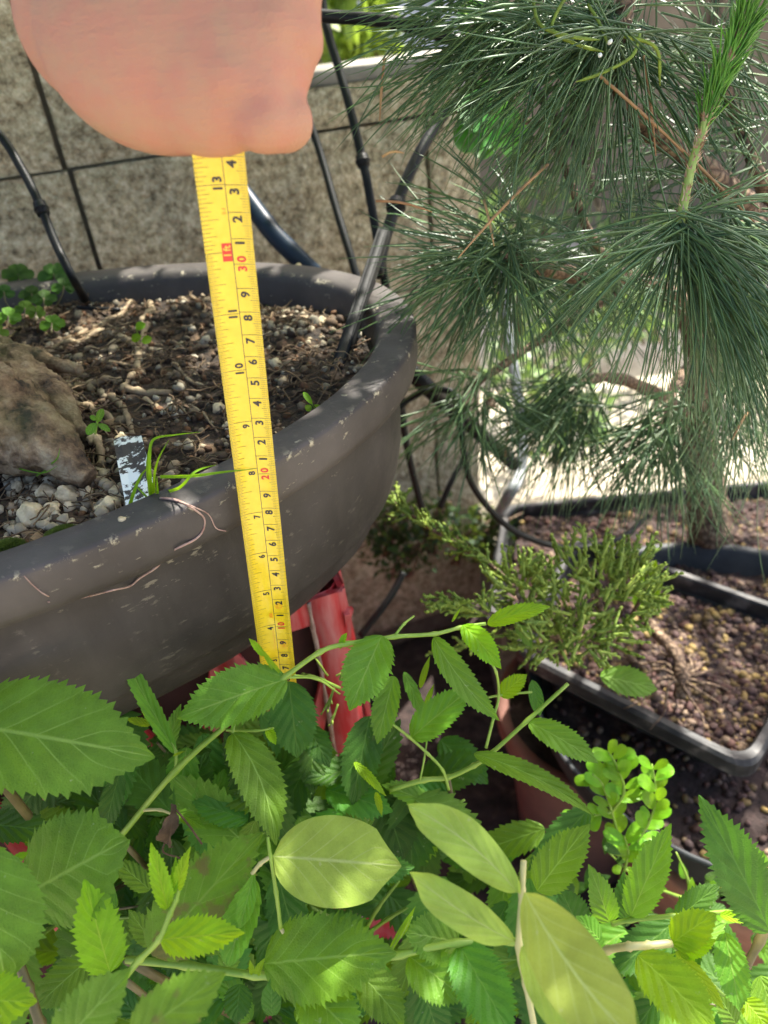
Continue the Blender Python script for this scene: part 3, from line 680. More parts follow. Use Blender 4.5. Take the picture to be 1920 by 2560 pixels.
hose('drip_hose', [(790, -120, .72), (815, 60, .72), (850, 180, .72), (880, 290, .72), (915, 440, .72), (940, 580, .73), (965, 720, .74), (990, 880, .80), (1015, 1100, .84), (1062, 1300, .88)], .0044, 'black tube crossing the coping and running down behind the pot', joints=(.42, .78))
hose('feed_pipe', [(150, 40, .74), (330, 190, .745), (480, 330, .74), (560, 420, .73), (620, 500, .72), (690, 590, .71), (790, 690, .72), (880, 800, .76)], .0095, 'thick blue-black pipe leaning behind the pot next to the tape', 'hose_blue')
hose('arching_hose', [(740, 35, .62), (830, 42, .62), (960, 52, .61), (1080, 80, .60), (1200, 125, .60), (1290, 180, .61), (1370, 260, .64), (1450, 380, .70), (1500, 520, .8)], .0052, 'black tube arching across the top behind the pine needles')
hose('curved_hose', [(1240, 130, .68), (1165, 215, .67), (1100, 300, .66), (1045, 390, .65), (1000, 490, .64), (965, 590, .63), (942, 690, .62)], .0052, 'black tube curving down from the pine towards the stake', joints=(.72,))
sk = thing('tube_stake', PZ(840, 945, -.222), 'ribbed weathered black stake pushed into the right side of the pot soil', 'stake')
q0 = PZ(838, 950, -.224); q1 = P(960, 580, .60); mb = MB(); mb.tube([q0.lerp(q1, i / 20) for i in range(21)], [.0050 + .0004 * (i % 2) for i in range(21)], 10, bump=.1); mb.obj('stake', M['hose_dusty'], sk)
ax = (q1 - q0).normalized(); sdv = ax.orthogonal().normalized()
for k in range(4):
    s_ = Matrix.Rotation(k * math.pi / 2, 3, ax) @ sdv * .0050; mb = MB(); mb.tube([q0 + s_, q0.lerp(q1, .5) + s_, q1 + s_], .0011, 6); mb.obj('rib', M['hose_dusty'], sk)
hose('drain_pipe', [(1000, 905, .80), (1060, 960, .80), (1120, 1015, .84), (1200, 1085, .90), (1285, 1160, .96)], .0095, 'thick black pipe sloping down right of the pot', 'hose')
hose('grey_pipe', [(1250, 600, 1.0), (1270, 830, .99), (1290, 960, .98), (1305, 1080, .97), (1300, 1180, .96), (1265, 1250, .95), PZ(1215, 1330, -1.0)], .0075, 'sunlit grey pipe standing behind the pine needles left of the trays', 'greybits')
hose('looping_hose', [(985, 1040, .76), (1020, 1000, .76), (1075, 975, .75), (1135, 985, .75), (1152, 1060, .75), (1160, 1130, .75), (1180, 1210, .76), (1240, 1290, .78), (1310, 1340, .80), (1420, 1370, .84), (1540, 1350, .86), (1620, 1290, .9)], .0034, 'thin black tube looping from the pot over to the trays', joints=(.3,))
hose('drip_hose', [(1170, 1130, .86), (1130, 1200, .86), (1100, 1270, .87)], .0034, 'short dark tube slanting in the shade beside the wall foot')
hose('drip_hose', [(1010, 1430, .8), (970, 1500, .8), (900, 1590, .8)], .004, 'dark tube low in the shade right of the red crate')
hose('drip_hose', [PZ(-40, 750, -.218), PZ(80, 760, -.217), PZ(180, 768, -.217), PZ(300, 775, -.217)], .0018, 'thin dark drip line lying on the pot soil')

# ================================================================== RED CRATE under the pot
cr = thing('plastic_crate', (PC.x, PC.y, -.755), 'faded red plastic crate with lattice sides carrying the bonsai pot', 'crate')
zr = Matrix.Rotation(.30, 3, 'Z')
def cpt(x, y, z): q = zr @ V((x, y, 0)); return V((PC.x + q.x, PC.y + q.y, z))
CX, CY, CT, CB = .238, .104, -.3715, -1.0
def bar(mb, a, c, w, th):                   # flat bar from a to c in the crate's own axes
    a = cpt(*a); c = cpt(*c); d = c - a; L = d.length; d.normalize(); mid = (a + c) / 2
    n = zr @ th[1]; e = d.cross(n).normalized(); rot = Matrix((d, e, n)).transposed(); mb.box(mid, (L, w, th[0]), rot)
def crate_side(name, f, n, half):
    mb = MB()
    bar(mb, f(-half, CT - .012), f(half, CT - .012), .024, (.005, n)); bar(mb, f(-half, CB + .015), f(half, CB + .015), .03, (.005, n))
    bar(mb, f(-half, (CT + CB) / 2), f(half, (CT + CB) / 2), .016, (.0047, n))
    k = 5 if half > .2 else 3
    for i in range(k):
        for z0, z1 in ((CT - .02, (CT + CB) / 2), ((CT + CB) / 2, CB + .02)):
            x0 = lerp(-half, half, i / k); x1 = lerp(-half, half, (i + 1) / k)
            bar(mb, f(x0, z0), f(x1, z1), .013, (.0043, n)); bar(mb, f(x1, z0), f(x0, z1), .013, (.0040, n))
            if i: bar(mb, f(x0, CT), f(x0, CB), .012, (.0052, n))
    return mb.obj(name, M['red'], cr, smooth=False)
crate_side('front_side', lambda u, z: (u, -CY, z), V((0, -1, 0)), CX); crate_side('back_side', lambda u, z: (u, CY, z), V((0, 1, 0)), CX)
crate_side('right_side', lambda u, z: (CX, u, z), V((1, 0, 0)), CY); crate_side('left_side', lambda u, z: (-CX, u, z), V((-1, 0, 0)), CY)
for sx in (-1, 1):
    for sy in (-1, 1):
        mb = MB(); x, y = sx * (CX + .003), sy * (CY + .003); vs = []
        for z, fl in ((CT + .001, 0), (-.5, .002), (-.65, .006), (-.8, .012), (CB, .018)):
            wd = .030 + fl
            for (px_, py_) in ((x - sx * wd, y), (x - sx * .008, y + sy * fl * .3), (x, y - sy * .008), (x, y - sy * wd), (x - sx * .004, y - sy * wd), (x - sx * .006, y - sy * .012), (x - sx * .012, y - sy * .006), (x - sx * wd, y - sy * .004)): vs.append(cpt(px_, py_, z))
        mb.add(vs, [(r * 8 + j, r * 8 + (j + 1) % 8, (r + 1) * 8 + (j + 1) % 8, (r + 1) * 8 + j) for r in range(4) for j in range(8)])
        o = mb.obj('corner_post', M['red'], cr)
        if sx > 0: mb = MB(); mb.add([cpt(x + .004, y - sy * .030, CT), cpt(x + .004, y - sy * .062, CT), cpt(x + .018, y - sy * .070, -.52), cpt(x + .024, y - sy * .072, -.75), cpt(x + .024, y - sy * .036, -.75), cpt(x + .012, y - sy * .034, -.52)] + [cpt(x - .001, y - sy * .030, CT), cpt(x - .001, y - sy * .062, CT), cpt(x + .013, y - sy * .070, -.52), cpt(x + .019, y - sy * .072, -.75), cpt(x + .019, y - sy * .036, -.75), cpt(x + .007, y - sy * .034, -.52)], [(0, 1, 2, 5), (5, 2, 3, 4), (11, 8, 7, 6), (10, 9, 8, 11), (0, 6, 7, 1), (1, 7, 8, 2), (2, 8, 9, 3), (3, 9, 10, 4), (4, 10, 11, 5), (5, 11, 6, 0)]); mb.obj('side_flange', M['red'], cr, smooth=False)
        mb = MB(); mb.tube(spl([cpt(x - sx * .030, y + sy * .0005, CT), cpt(x - sx * .031, y + sy * .001, -.5), cpt(x - sx * .040, y + sy * .002, CB)], 14), .0018, 7, bump=.8); mb.obj('crusted_edge', M['crust'], cr)
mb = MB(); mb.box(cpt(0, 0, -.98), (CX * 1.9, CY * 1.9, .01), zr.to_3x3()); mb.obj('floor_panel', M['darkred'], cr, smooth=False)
mb = MB(); mb.box(cpt(0, 0, -.66), (CX * 1.86, CY * 1.86, .335 + .26), zr.to_3x3()); mb.obj('interior_shade_box', M['darkred'], cr, smooth=False)  # solid dark box standing in for the gloom behind the lattice

# ================================================================== TRAYS, BASIN, TERRACOTTA
def tray(name, c4, zt, h, label, wall_=.006, lip=.012, taper=.02):
    o = thing(name, c4[0] + V((0, 0, -h)), label, 'planter tray'); n = 4; ctr = sum(c4, V()) / 4
    def ring(off, z):
        out = []
        for i, c in enumerate(c4):
            a = (c4[(i + 1) % 4] - c).normalized(); b = (c4[i - 1] - c).normalized(); k = (a + b)
            base = c + k * off
            for t_ in (-.018, -.009, 0, .009, .018) if True else ():
                r_ = .02; e0 = base + b * max(0, r_); e1 = base + a * r_
            # rounded corner
            e0 = base + b * .022; e1 = base + a * .022
            for j in range(6): u = j / 5; out.append(V(((1 - u) ** 2 * e0 + 2 * u * (1 - u) * base + u * u * e1)[:2] + (z,)))
        return out
    prof = [(taper + .006, zt - h), (.004 + taper * .3, zt - .022), (.004, zt - .018), (-.004, zt - .018), (-lip * .3, zt - .016), (-lip * .3, zt - .003), (0, zt), (lip * .55, zt), (lip * .7, zt - .003), (lip * .7, zt - .03), (taper + .01, zt - h + .006)]
    rs = [ring(a, z) for a, z in prof]; m_ = len(rs[0]); mb = MB(); vs = [q for r in rs for q in r]
    fs = [(i * m_ + j, i * m_ + (j + 1) % m_, (i + 1) * m_ + (j + 1) % m_, (i + 1) * m_ + j) for i in range(len(rs) - 1) for j in range(m_)]
    fs.append(tuple(range(m_))); mb.add(vs, fs); mb.obj('tray_body', M['tray'], o, smooth=False)
    mb = MB(); top = ring(lip * .7 + .001, zt - .024); G = 26; A, B_, C_, D_ = c4
    vs = []; 
    for i in range(G + 1):
        for j in range(G + 1):
            u, v = lerp(.045, .955, i / G), lerp(.045, .955, j / G); q = A * (1 - u) * (1 - v) + B_ * u * (1 - v) + C_ * u * v + D_ * (1 - u) * v
            vs.append(V((q.x, q.y, zt - .024 + .010 * noise.noise(q * 22))))
    mb.add(vs, [(i * (G + 1) + j, (i + 1) * (G + 1) + j, (i + 1) * (G + 1) + j + 1, i * (G + 1) + j + 1) for i in range(G) for j in range(G)])
    mb.obj('soil', M['plain_soil'], o)
    mb = MB()
    for _ in range(4200):
        u, v = random.uniform(.05, .95), random.uniform(.05, .95); q = A * (1 - u) * (1 - v) + B_ * u * (1 - v) + C_ * u * v + D_ * (1 - u) * v
        r = random.choice((.0011, .0014, .0014, .0018, .0018, .0024, .003, .0042, .0055)) * random.uniform(.8, 1.3)
        mb.ico((q.x, q.y, zt - .024 + .010 * noise.noise(q * 22) + r * random.uniform(-.3, .4)), r, 1, (1, .85, .75), .22)
    tag(mb.obj('tray_gravel', M['tray_soil'], o), kind='stuff')
    return o
def support(x0, x1, y0, y1, z1, label):
    o = thing('concrete_block', ((x0 + x1) / 2, (y0 + y1) / 2, -1.03), label, 'block'); mb = MB(); mb.box(((x0 + x1) / 2, (y0 + y1) / 2, (z1 - 1.03) / 2), (x1 - x0, y1 - y0, z1 + 1.03)); mb.obj('body', M['mortar'], o, smooth=False)
def rect_from(a, b, c, z):
    a, b, c = PZ(*a, z), PZ(*b, z), PZ(*c, z); return [a, b, b + (c - a), c]
ZB = -.60
cB = [PZ(1876, 1918, ZB), PZ(1288, 1622, ZB), PZ(1440, 1335, ZB), PZ(2080, 1560, ZB)]
tray('planter_tray', cB, ZB, .06, 'black plastic tray with sunlit gravel and a bare root at right, nearest the leaves')
ZA = -.655
cA = [PZ(2150, 1560, ZA), PZ(1215, 1545, ZA), PZ(1262, 1262, ZA), PZ(2150, 1180, ZA)]
tray('planter_tray', cA, ZA, .09, 'farther black tray of sunlit pumice under the pine trunk')
support(.16, .36, .78, 1.0, -.7455, 'grey concrete block under the left end of the farther gravel tray'); support(.52, .72, .72, .98, -.7455, 'grey concrete block under the right end of the farther gravel tray')
def lathe(mb, c, prof, n=72, mi=0, wob=0):
    vs = []; k = len(prof)
    for i in range(n):
        a = 2 * math.pi * i / n
        for r, z in prof: vs.append(V((c[0] + r * math.cos(a), c[1] + r * math.sin(a), z)))
    mb.add(vs, [(i * k + j, ((i + 1) % n) * k + j, ((i + 1) % n) * k + j + 1, i * k + j + 1) for i in range(n) for j in range(k - 1)], mi)
bc = PZ(1850, 1720, -.665)
bn = thing('round_basin', (bc.x, bc.y, -.72), 'large dark round basin holding the gravel tray', 'basin')
mb = MB(); Rb = .222
lathe(mb, bc, [(.001, -.722), (.17, -.722), (.20, -.715), (.212, -.69), (Rb, -.652), (Rb + .006, -.645), (Rb + .008, -.650), (Rb + .002, -.66), (.216, -.695), (.205, -.722), (.175, -.73), (.001, -.73)]); mb.obj('bowl', M['basin'], bn)
mb = MB(); lathe(mb, bc, [(.001, -.680), (.10, -.679), (.211, -.681)]); mb.obj('soil', M['plain_soil'], bn)
mb = MB()
for _ in range(900):
    a = random.uniform(0, 6.28); r = .205 * math.sqrt(random.random()); mb.ico((bc.x + r * math.cos(a), bc.y + r * math.sin(a), -.678), random.uniform(.003, .006), 1, (1, .8, .7), .25)
tag(mb.obj('basin_gravel', M['tray_soil'], bn), kind='stuff')
def terra(px_, py_, z0, z1, r, label):
    q = PZ(px_, py_, z1); o = thing('terracotta_pot', (q.x, q.y, z0), label, 'pot'); mb = MB()
    lathe(mb, q, [(.001, z0), (r * .72, z0), (r * .97, z1 - .03), (r * .98, z1 - .028)]); mb.obj('pot_wall', M['terra'], o)
    mb = MB(); lathe(mb, q, [(r * .985, z1 - .03), (r * 1.06, z1 - .029), (r * 1.07, z1 - .025), (r * 1.07, z1 - .003), (r * 1.05, z1), (r * .96, z1), (r * .95, z1 - .003), (r * .93, z1 - .03)]); mb.obj('pot_rim', M['terra'], o)
    mb = MB(); lathe(mb, q, [(.001, z1 - .022), (r * .94, z1 - .020)]); mb.obj('soil', M['plain_soil'], o)
    return o
terra(1900, 1960, -1.025, -.735, .15, 'terracotta pot standing under the dark round basin, lower right')
terra(1500, 1760, -1.025, -.735, .115, 'shaded reddish brown terracotta pot behind the leaves left of the basin')

# bare rooted stump in the gravel tray
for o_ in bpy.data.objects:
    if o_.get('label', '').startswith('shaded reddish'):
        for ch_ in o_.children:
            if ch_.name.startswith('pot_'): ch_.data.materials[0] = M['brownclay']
bs = thing('bare_seedling', PZ(1700, 1700, ZB - .02), 'bare brown seedling stub with spreading roots in the gravel tray', 'seedling')
mb = MB(); q = [PZ(1625, 1560, -.585), PZ(1660, 1600, -.575), PZ(1692, 1640, -.575), PZ(1702, 1690, -.58), PZ(1700, 1740, -.60)]; mb.tube(spl(q, 5), .0065, 10, bump=.4); mb.obj('stub', M['pbark'], bs)
for k in range(11):
    a = k * .6 + random.random() * .4; c = q[3] + V((0, 0, -.004)); pts = [c, c + V((math.cos(a) * .02, math.sin(a) * .02, .004)), c + V((math.cos(a + .3) * .042, math.sin(a + .3) * .04, -.008)), c + V((math.cos(a + .2) * .06, math.sin(a + .2) * .058, -.018))]
    mb = MB(); mb.tube(spl(pts, 5), [.0026, .0024, .0022, .002, .0018, .0016, .0014, .0013, .0012, .0011, .001, .0009, .0008, .0007, .0006, .0006], 6, bump=.5); mb.obj('root', M['pbark'], bs)

# ================================================================== PINE
pine = thing('pine_tree', PZ(1775, 1330, ZA - .02), 'long-needled dark green pine filling the upper right with one bright candle', 'pine')
mb = MB(); limb(mb, [(1775, 1345, .965), (1760, 1200, .93), (1742, 1050, .90), (1765, 900, .86), (1745, 780, .83), (1830, 690, .76), (1900, 620, .68), (1990, 560, .62), (2100, 300, .6), (2150, -200, .6)], [.026, .023, .021, .020, .018, .017, .016, .016, .015, .012], 20, 6, .3); mb.obj('trunk', M['pbark'], pine)
BR = [([(1990, 560, .62), (1900, 545, .56), (1800, 455, .52), (1700, 375, .49), (1620, 315, .475), (1558, 250, .46), (1552, 140, .445), (1560, 40, .435), (1590, -80, .43)], [.010, .0095, .008, .007, .0065, .006, .0058, .0055, .005]),
 ([(1900, 545, .56), (1800, 620, .50), (1740, 620, .44), (1700, 575, .41)], [.008, .006, .004, .003]), ([(1745, 780, .83), (1600, 700, .72), (1450, 690, .62), (1330, 660, .54), (1270, 600, .505)], [.012, .008, .006, .005, .003]),
 ([(1560, 700, .70), (1480, 600, .62), (1380, 340, .56), (1300, 300, .54)], [.006, .004, .003, .002]), ([(1745, 900, .86), (1690, 960, .74), (1665, 1040, .62)], [.009, .006, .003]), ([(1760, 1050, .9), (1560, 950, .76), (1430, 960, .66)], [.009, .006, .003]),
 ([(1560, 720, .7), (1350, 850, .68), (1190, 960, .62)], [.006, .004, .003]), ([(1960, 600, .6), (1900, 450, .54), (1840, 300, .52), (1780, 120, .5)], [.007, .005, .004, .003])]
for pts, r in BR: mb = MB(); limb(mb, pts, r, 12, 6, .45); mb.obj('branch', M['pbark'], pine)
def needle(mb, o, d, L, r, droop, seg=7, sides=3, mi=0):
    d = d.normalized(); bend = V((0, 0, -1)) * droop * 1.25 + rv(.33); pts = []; q = V(o); dd = d
    a = d.orthogonal().normalized(); vs = []
    for i in range(seg + 1):
        t_ = i / seg; rr = r * (1 - max(0, t_ - .75) * 3.4) * (.8 if i == 0 else 1)
        a = (a - dd * a.dot(dd)).normalized(); b = dd.cross(a)
        for j in range(sides):
            w_ = 2 * math.pi * j / sides; vs.append(q + a * (math.cos(w_) * rr) + b * (math.sin(w_) * rr * .6))
        q = q + dd * (L / seg); dd = (dd + bend / seg).normalized()
    mb.add(vs, [(i * sides + j, i * sides + (j + 1) % sides, (i + 1) * sides + (j + 1) % sides, (i + 1) * sides + j) for i in range(seg) for j in range(sides)], mi)
def cluster(cx, cy, d, sets, r=.00068, scat=.006, axis=None, name='needle_cluster', mat='needle'):
    mb = MB(); c = P(cx, cy, d)
    for (ang, spread, n, L, droop, dz) in sets:
        for _ in range(n // 2):
            a = R(random.gauss(ang, spread * .5)); z = random.gauss(dz, .38)
            dr = RT * math.cos(a) + UP * math.sin(a) + FW * z
            o = c + rv(scat) + (axis * random.uniform(-1, 1) if axis else V((0, 0, 0)))
            l = L * random.uniform(.78, 1.1); dp = droop * random.uniform(.4, 1.4)
            needle(mb, o, dr, l, r * random.uniform(.85, 1.2), dp); needle(mb, o + rv(.0004), dr + rv(.05), l * random.uniform(.93, 1.03), r, dp + random.gauss(0, .06))
    return mb.obj(name, M[mat], pine)
cluster(1545, 80, .44, [(200, 40, 110, .125, .30, .05), (238, 36, 110, .125, .25, 0), (272, 40, 44, .12, .1, 0), (330, 60, 50, .11, .3, 0), (110, 60, 50, .10, .2, 0), (182, 26, 60, .13, .2, -.1)], .00066, .010)
cluster(1345, -30, .43, [(200, 24, 60, .12, .22, 0), (228, 36, 60, .12, .2, 0), (185, 16, 26, .13, .15, 0)], .00066, .012)
cluster(1700, 575, .405, [(304, 16, 120, .12, .45, .0), (326, 28, 70, .105, .7, 0), (205, 36, 40, .10, .4, .1), (262, 30, 44, .12, .3, .1), (10, 40, 40, .09, .6, .1), (285, 12, 16, .135, .3, -.05)], .00064, .004)
cluster(1272, 625, .505, [(185, 50, 90, .10, .3, 0), (232, 46, 90, .105, .35, 0), (280, 40, 64, .10, .3, 0), (345, 50, 44, .09, .4, 0), (130, 46, 24, .08, .4, 0)], .00068, .010)
cluster(1480, 655, .62, [(190, 60, 60, .10, .35, 0), (262, 50, 80, .10, .35, 0), (340, 50, 50, .10, .4, 0)], .0007, .014)
cluster(1662, 1045, .62, [(250, 36, 120, .10, .35, 0), (285, 30, 80, .10, .3, 0), (200, 30, 50, .09, .4, 0)], .0007, .012)
cluster(1440, 975, .66, [(240, 34, 120, .11, .35, 0), (200, 36, 60, .10, .4, 0), (285, 36, 50, .10, .4, 0)], .00072, .014)
cluster(1195, 965, .63, [(262, 40, 60, .09, .3, 0), (200, 30, 30, .09, .3, 0), (320, 30, 26, .08, .3, 0)], .0007, .014)
cluster(1830, 560, .46, [(285, 24, 90, .12, .3, 0), (330, 40, 50, .11, .4, 0), (160, 50, 30, .10, .4, 0)], .00066, .008)
cluster(1880, 330, .52, [(170, 60, 34, .11, .3, 0), (230, 50, 30, .11, .3, 0), (100, 50, 20, .1, .3, 0)], .00068, .014)
cluster(1780, 110, .50, [(200, 60, 24, .11, .25, 0), (330, 50, 30, .11, .25, 0), (90, 50, 24, .11, .2, 0), (275, 40, 20, .11, .2, 0)], .00068, .012)
cluster(1560, 420, .52, [(230, 40, 24, .11, .3, 0), (280, 40, 20, .11, .3, 0)], .00066, .014)
cluster(1850, 840, .55, [(262, 22, 80, .12, .2, 0), (290, 24, 60, .12, .2, 0)], .00066, .012)
cluster(1840, 760, .60, [(262, 30, 24, .11, .3, 0), (290, 30, 30, .12, .3, 0)], .00066, .014)
cluster(1860, 1010, .66, [(262, 30, 40, .12, .2, -.2), (285, 30, 30, .11, .2, -.2)], .0007, .016)
# pale twisted needles at the top
mb = MB()
for pts in ([(1330, -20, .40), (1350, 60, .40), (1420, 90, .395), (1500, 100, .395)], [(1420, -20, .40), (1380, 70, .40), (1440, 110, .40), (1510, 130, .40)], [(1600, 85, .40), (1580, 140, .40), (1510, 180, .40), (1440, 205, .40)], [(1470, 10, .41), (1500, 60, .41), (1520, 110, .41)], [(1560, 90, .4), (1640, 120, .4), (1650, 215, .41)]):
    q = spl([P(*p) for p in pts], 7); mb.tube(q, [.00095] * (len(q) - 3) + [.0008, .0005, .0002], 5)
mb.obj('twisted_needles', M['juniper'], pine)
mb = MB()
for (x, y, dd) in ((1525, 105, .398), (1500, 138, .398)): mb.ico(P(x, y, dd), .0012, 2, (1, 1.6, 1), .1)
mb.obj('resin_drop', M['white'], pine)
# candle
q = spl([P(1700, 560, .405), P(1715, 480, .403), P(1733, 400, .402), P(1765, 300, .40), P(1800, 200, .398), P(1840, 110, .396), P(1862, 60, .395)], 12); nq = len(q)
cdl = MB(); cdl.tube(q, [lerp(.0026, .0016, i / nq) * (1.15 if i % 5 == 0 else 1) for i in range(nq)], 10); cd_o = cdl.obj('candle_stem', M['candle_stem'], pine)
mb = MB(); ax = (q[-1] - q[0]).normalized()
for _ in range(270):
    u = random.uniform(.40, .98) ** .9; i = min(nq - 2, int(u * nq)); d = (q[i + 1] - q[i]).normalized(); a = d.orthogonal(); a = Matrix.Rotation(random.uniform(0, 6.28), 3, d) @ a
    needle(mb, q[i] + a.normalized() * .0015, d + a.normalized() * random.uniform(.15, .24 + .36 * u), random.uniform(.014, .028), .0008, 0, 4)
mb.obj('candle_needles', M['candle'], pine)
mb = MB()
for _ in range(480):
    u = random.uniform(.02, .97); i = min(nq - 2, int(u * nq)); d = (q[i + 1] - q[i]).normalized(); a = Matrix.Rotation(random.uniform(0, 6.28), 3, d) @ d.orthogonal().normalized()
    if u < .3 and random.random() < .6: continue
    o_ = q[i] + a * lerp(.0030, .0018, u); e = (d * .6 + a * .5 + rv(.15)).normalized() * random.uniform(.002, .005); s_ = d.cross(a) * .0006; mb.add([o_ - s_, o_ + s_, o_ + e], [(0, 1, 2)])
mb.obj('bract_scales', M['scale'], pine)
# buds at the cluster hearts
for (x, y, dd, r_) in ((1700, 585, .41, .003), (1272, 640, .5, .0045), (1545, 60, .435, .006), (1225, 1010, .62, .004), (1662, 1050, .62, .004)):
    mb = MB()
    for _ in range(60):
        o_ = P(x, y, dd) + rv(r_ * .5); e = rv(1).normalized() * r_ * 1.3; s_ = e.orthogonal().normalized() * .0007; mb.add([o_ - s_, o_ + s_, o_ + e], [(0, 1, 2)])
    mb.ico(P(x, y, dd), r_ * .7, 2, (1, 1.4, 1), .2); mb.obj('bud', M['scale'], pine)
# dead needles
mb = MB()
for a, c in (([(961, 145, .45)], (949, 302, .45)), ([(1370, 410, .43)], (1145, 645, .43)), ([(1210, 500, .46)], (1235, 615, .46)), ([(940, 502, .46)], (1080, 530, .46)), ([(1500, 190, .40)], (1900, 570, .42)), ([(1610, 140, .42)], (1640, 390, .42)), ([(1870, 1030, .5)], (1830, 1100, .5)), ([(1260, 1180, .7)], (1275, 1010, .7)), ([(955, 392, .45)], (1010, 383, .45))):
    p0, p1 = P(*a[0]), P(*c); mb.tube([p0.lerp(p1, i / 5) + V((0, 0, .002 * math.sin(i * .63))) for i in range(6)], [.0009, .0009, .0009, .0009, .0007, .0003], 5)
mb.obj('dry_needles', M['needle_dead'], pine)

# climber with glossy leaves between wall and pine
gl = thing('climber', P(1160, 90, .70), 'glossy broad-leaved climber hanging behind the pine needles by the coping', 'climber')
stem(gl, [(1160, -30, .70), (1165, 60, .70), (1172, 130, .70), (1180, 165, .70), (1230, 250, .70)], .0016)
for a in ((1178, 150, 1195, 330, 90, .70, .68), (1225, 250, 1165, 385, 110, .70, .69), (1170, 60, 1180, -10, 70, .70, .70), (1200, 120, 1300, 70, 90, .7, .72), (1235, 250, 1310, 380, 80, .70, .72), (1265, 300, 1290, 400, 60, .7, .7), (1210, 130, 1330, 200, 80, .72, .74), (1225, 260, 1200, 400, 90, .71, .71)):
    leafobj(gl, 'gloss', *a, kind='ell', teeth=0, fold=.1, curl=-.08, corr=0, upw=1.2)

# ================================================================== JUNIPER
ju = thing('juniper', PZ(1580, 1650, ZB - .02), 'small juniper with scaly green sprays leaning over the gravel trays', 'juniper')
def spray(mb, o, d, L, r=.00125):
    d = d.normalized(); n = max(4, int(L / .0035)); q = V(o); dd = d; sd = 1; ax_ = dd.cross(rv(1)).normalized(); pts = [V(q)]
    for i in range(n):
        dd = (dd + rv(.06) + V((0, 0, .02))).normalized(); q = q + dd * (L / n); pts.append(V(q))
        if i > 0:
            s_ = dd.cross(ax_).normalized() * sd; l2 = L * .34 * (1 - .6 * i / n) * random.uniform(.7, 1.2); e = (dd * .9 + s_ * .8 + rv(.15)).normalized()
            q2 = q + e * l2; mb.tube([q, q.lerp(q2, .5) + rv(.0002), q2], [r * .9, r, r * .35], 5)
            if l2 > .006:
                for k in (.35, .7):
                    e2 = (e + s_ * random.choice((-1, 1)) * .6 + rv(.3)).normalized(); q3 = q.lerp(q2, k); mb.tube([q3, q3 + e2 * .0035], [r * .9, r * .35], 4)
            sd = -sd
    mb.tube(pts, [r * 1.1] * (len(pts) - 1) + [r * .4], 5)
JB = [([(1590, 1650, .80), (1500, 1640, .70), (1400, 1600, .62), (1330, 1540, .58), (1290, 1480, .57)], .003), ([(1590, 1660, .8), (1540, 1600, .68), (1500, 1520, .60), (1490, 1430, .58)], .003),
 ([(1400, 1600, .62), (1300, 1560, .58), (1180, 1520, .56), (1080, 1500, .55)], .002), ([(1330, 1540, .58), (1260, 1440, .60), (1160, 1370, .62), (1060, 1310, .63), (985, 1255, .64)], .0018),
 ([(1540, 1600, .68), (1600, 1500, .63), (1620, 1430, .62)], .002), ([(1300, 1560, .58), (1200, 1600, .60), (1110, 1640, .60)], .0015)]
for pts, r_ in JB: mb = MB(); limb(mb, pts, [r_] * (len(pts) - 1) + [r_ * .5], 8, 6, .4); mb.obj('branch', M['pbark'], ju)
def jspread(n, f, Lr=(.012, .024)):
    mb = MB()
    for _ in range(n): o, d = f(); spray(mb, o, d, random.uniform(*Lr))
    return mb.obj('spray', M['juniper'], ju)
def along(pts, u0=0, sp=.6):
    q = spl([P(*p) for p in pts], 8); i = int(random.uniform(u0, .99) * (len(q) - 1)); d = (q[min(i + 1, len(q) - 1)] - q[i - 1 if i else 0]).normalized()
    return q[i] + rv(.002), d + rv(sp) * .9 + V((0, 0, .25))
def inball(cx, cy, dd, rx, ry):
    a = random.uniform(0, 6.28); e = math.sqrt(random.random()); o = P(cx + math.cos(a) * e * rx, cy - math.sin(a) * e * ry, dd + random.gauss(0, .02))
    return o, (RT * math.cos(a) * e + UP * (math.sin(a) * e + .5) - FW * .3 + rv(.35))
jspread(120, lambda: inball(1480, 1500, .585, 140, 130)); jspread(80, lambda: inball(1400, 1590, .59, 150, 50)); jspread(80, lambda: inball(1560, 1460, .60, 80, 80)); jspread(60, lambda: inball(1310, 1470, .60, 70, 60))
jspread(60, lambda: along(JB[3][0], .25), (.012, .02)); jspread(22, lambda: along(JB[2][0], .3), (.012, .02)); jspread(16, lambda: along(JB[2][0], .55), (.014, .022)); jspread(12, lambda: along(JB[5][0], .3), (.012, .02)); jspread(24, lambda: along(JB[0][0], .4))
jf = thing('juniper_sprig', P(800, 1690, .47), 'small dark juniper sprig hanging before the red crate', 'juniper')
mb = MB(); mb.tube(spl([P(735, 1690, .43), P(790, 1695, .45), P(850, 1720, .46)], 6), .001, 6); mb.obj('twig', M['stem'], jf)
mb = MB()
for (x, y, dx, dy) in ((840, 1690, 1, .5), (835, 1720, -.3, -1), (850, 1700, .3, 1), (815, 1700, -1, .2), (830, 1735, -.4, -1), (845, 1760, -.3, -1), (820, 1690, -.6, .8)): spray(mb, P(x, y, .46), RT * dx + UP * dy, .014, .0007)
mb.obj('spray', M['juniper'], jf)
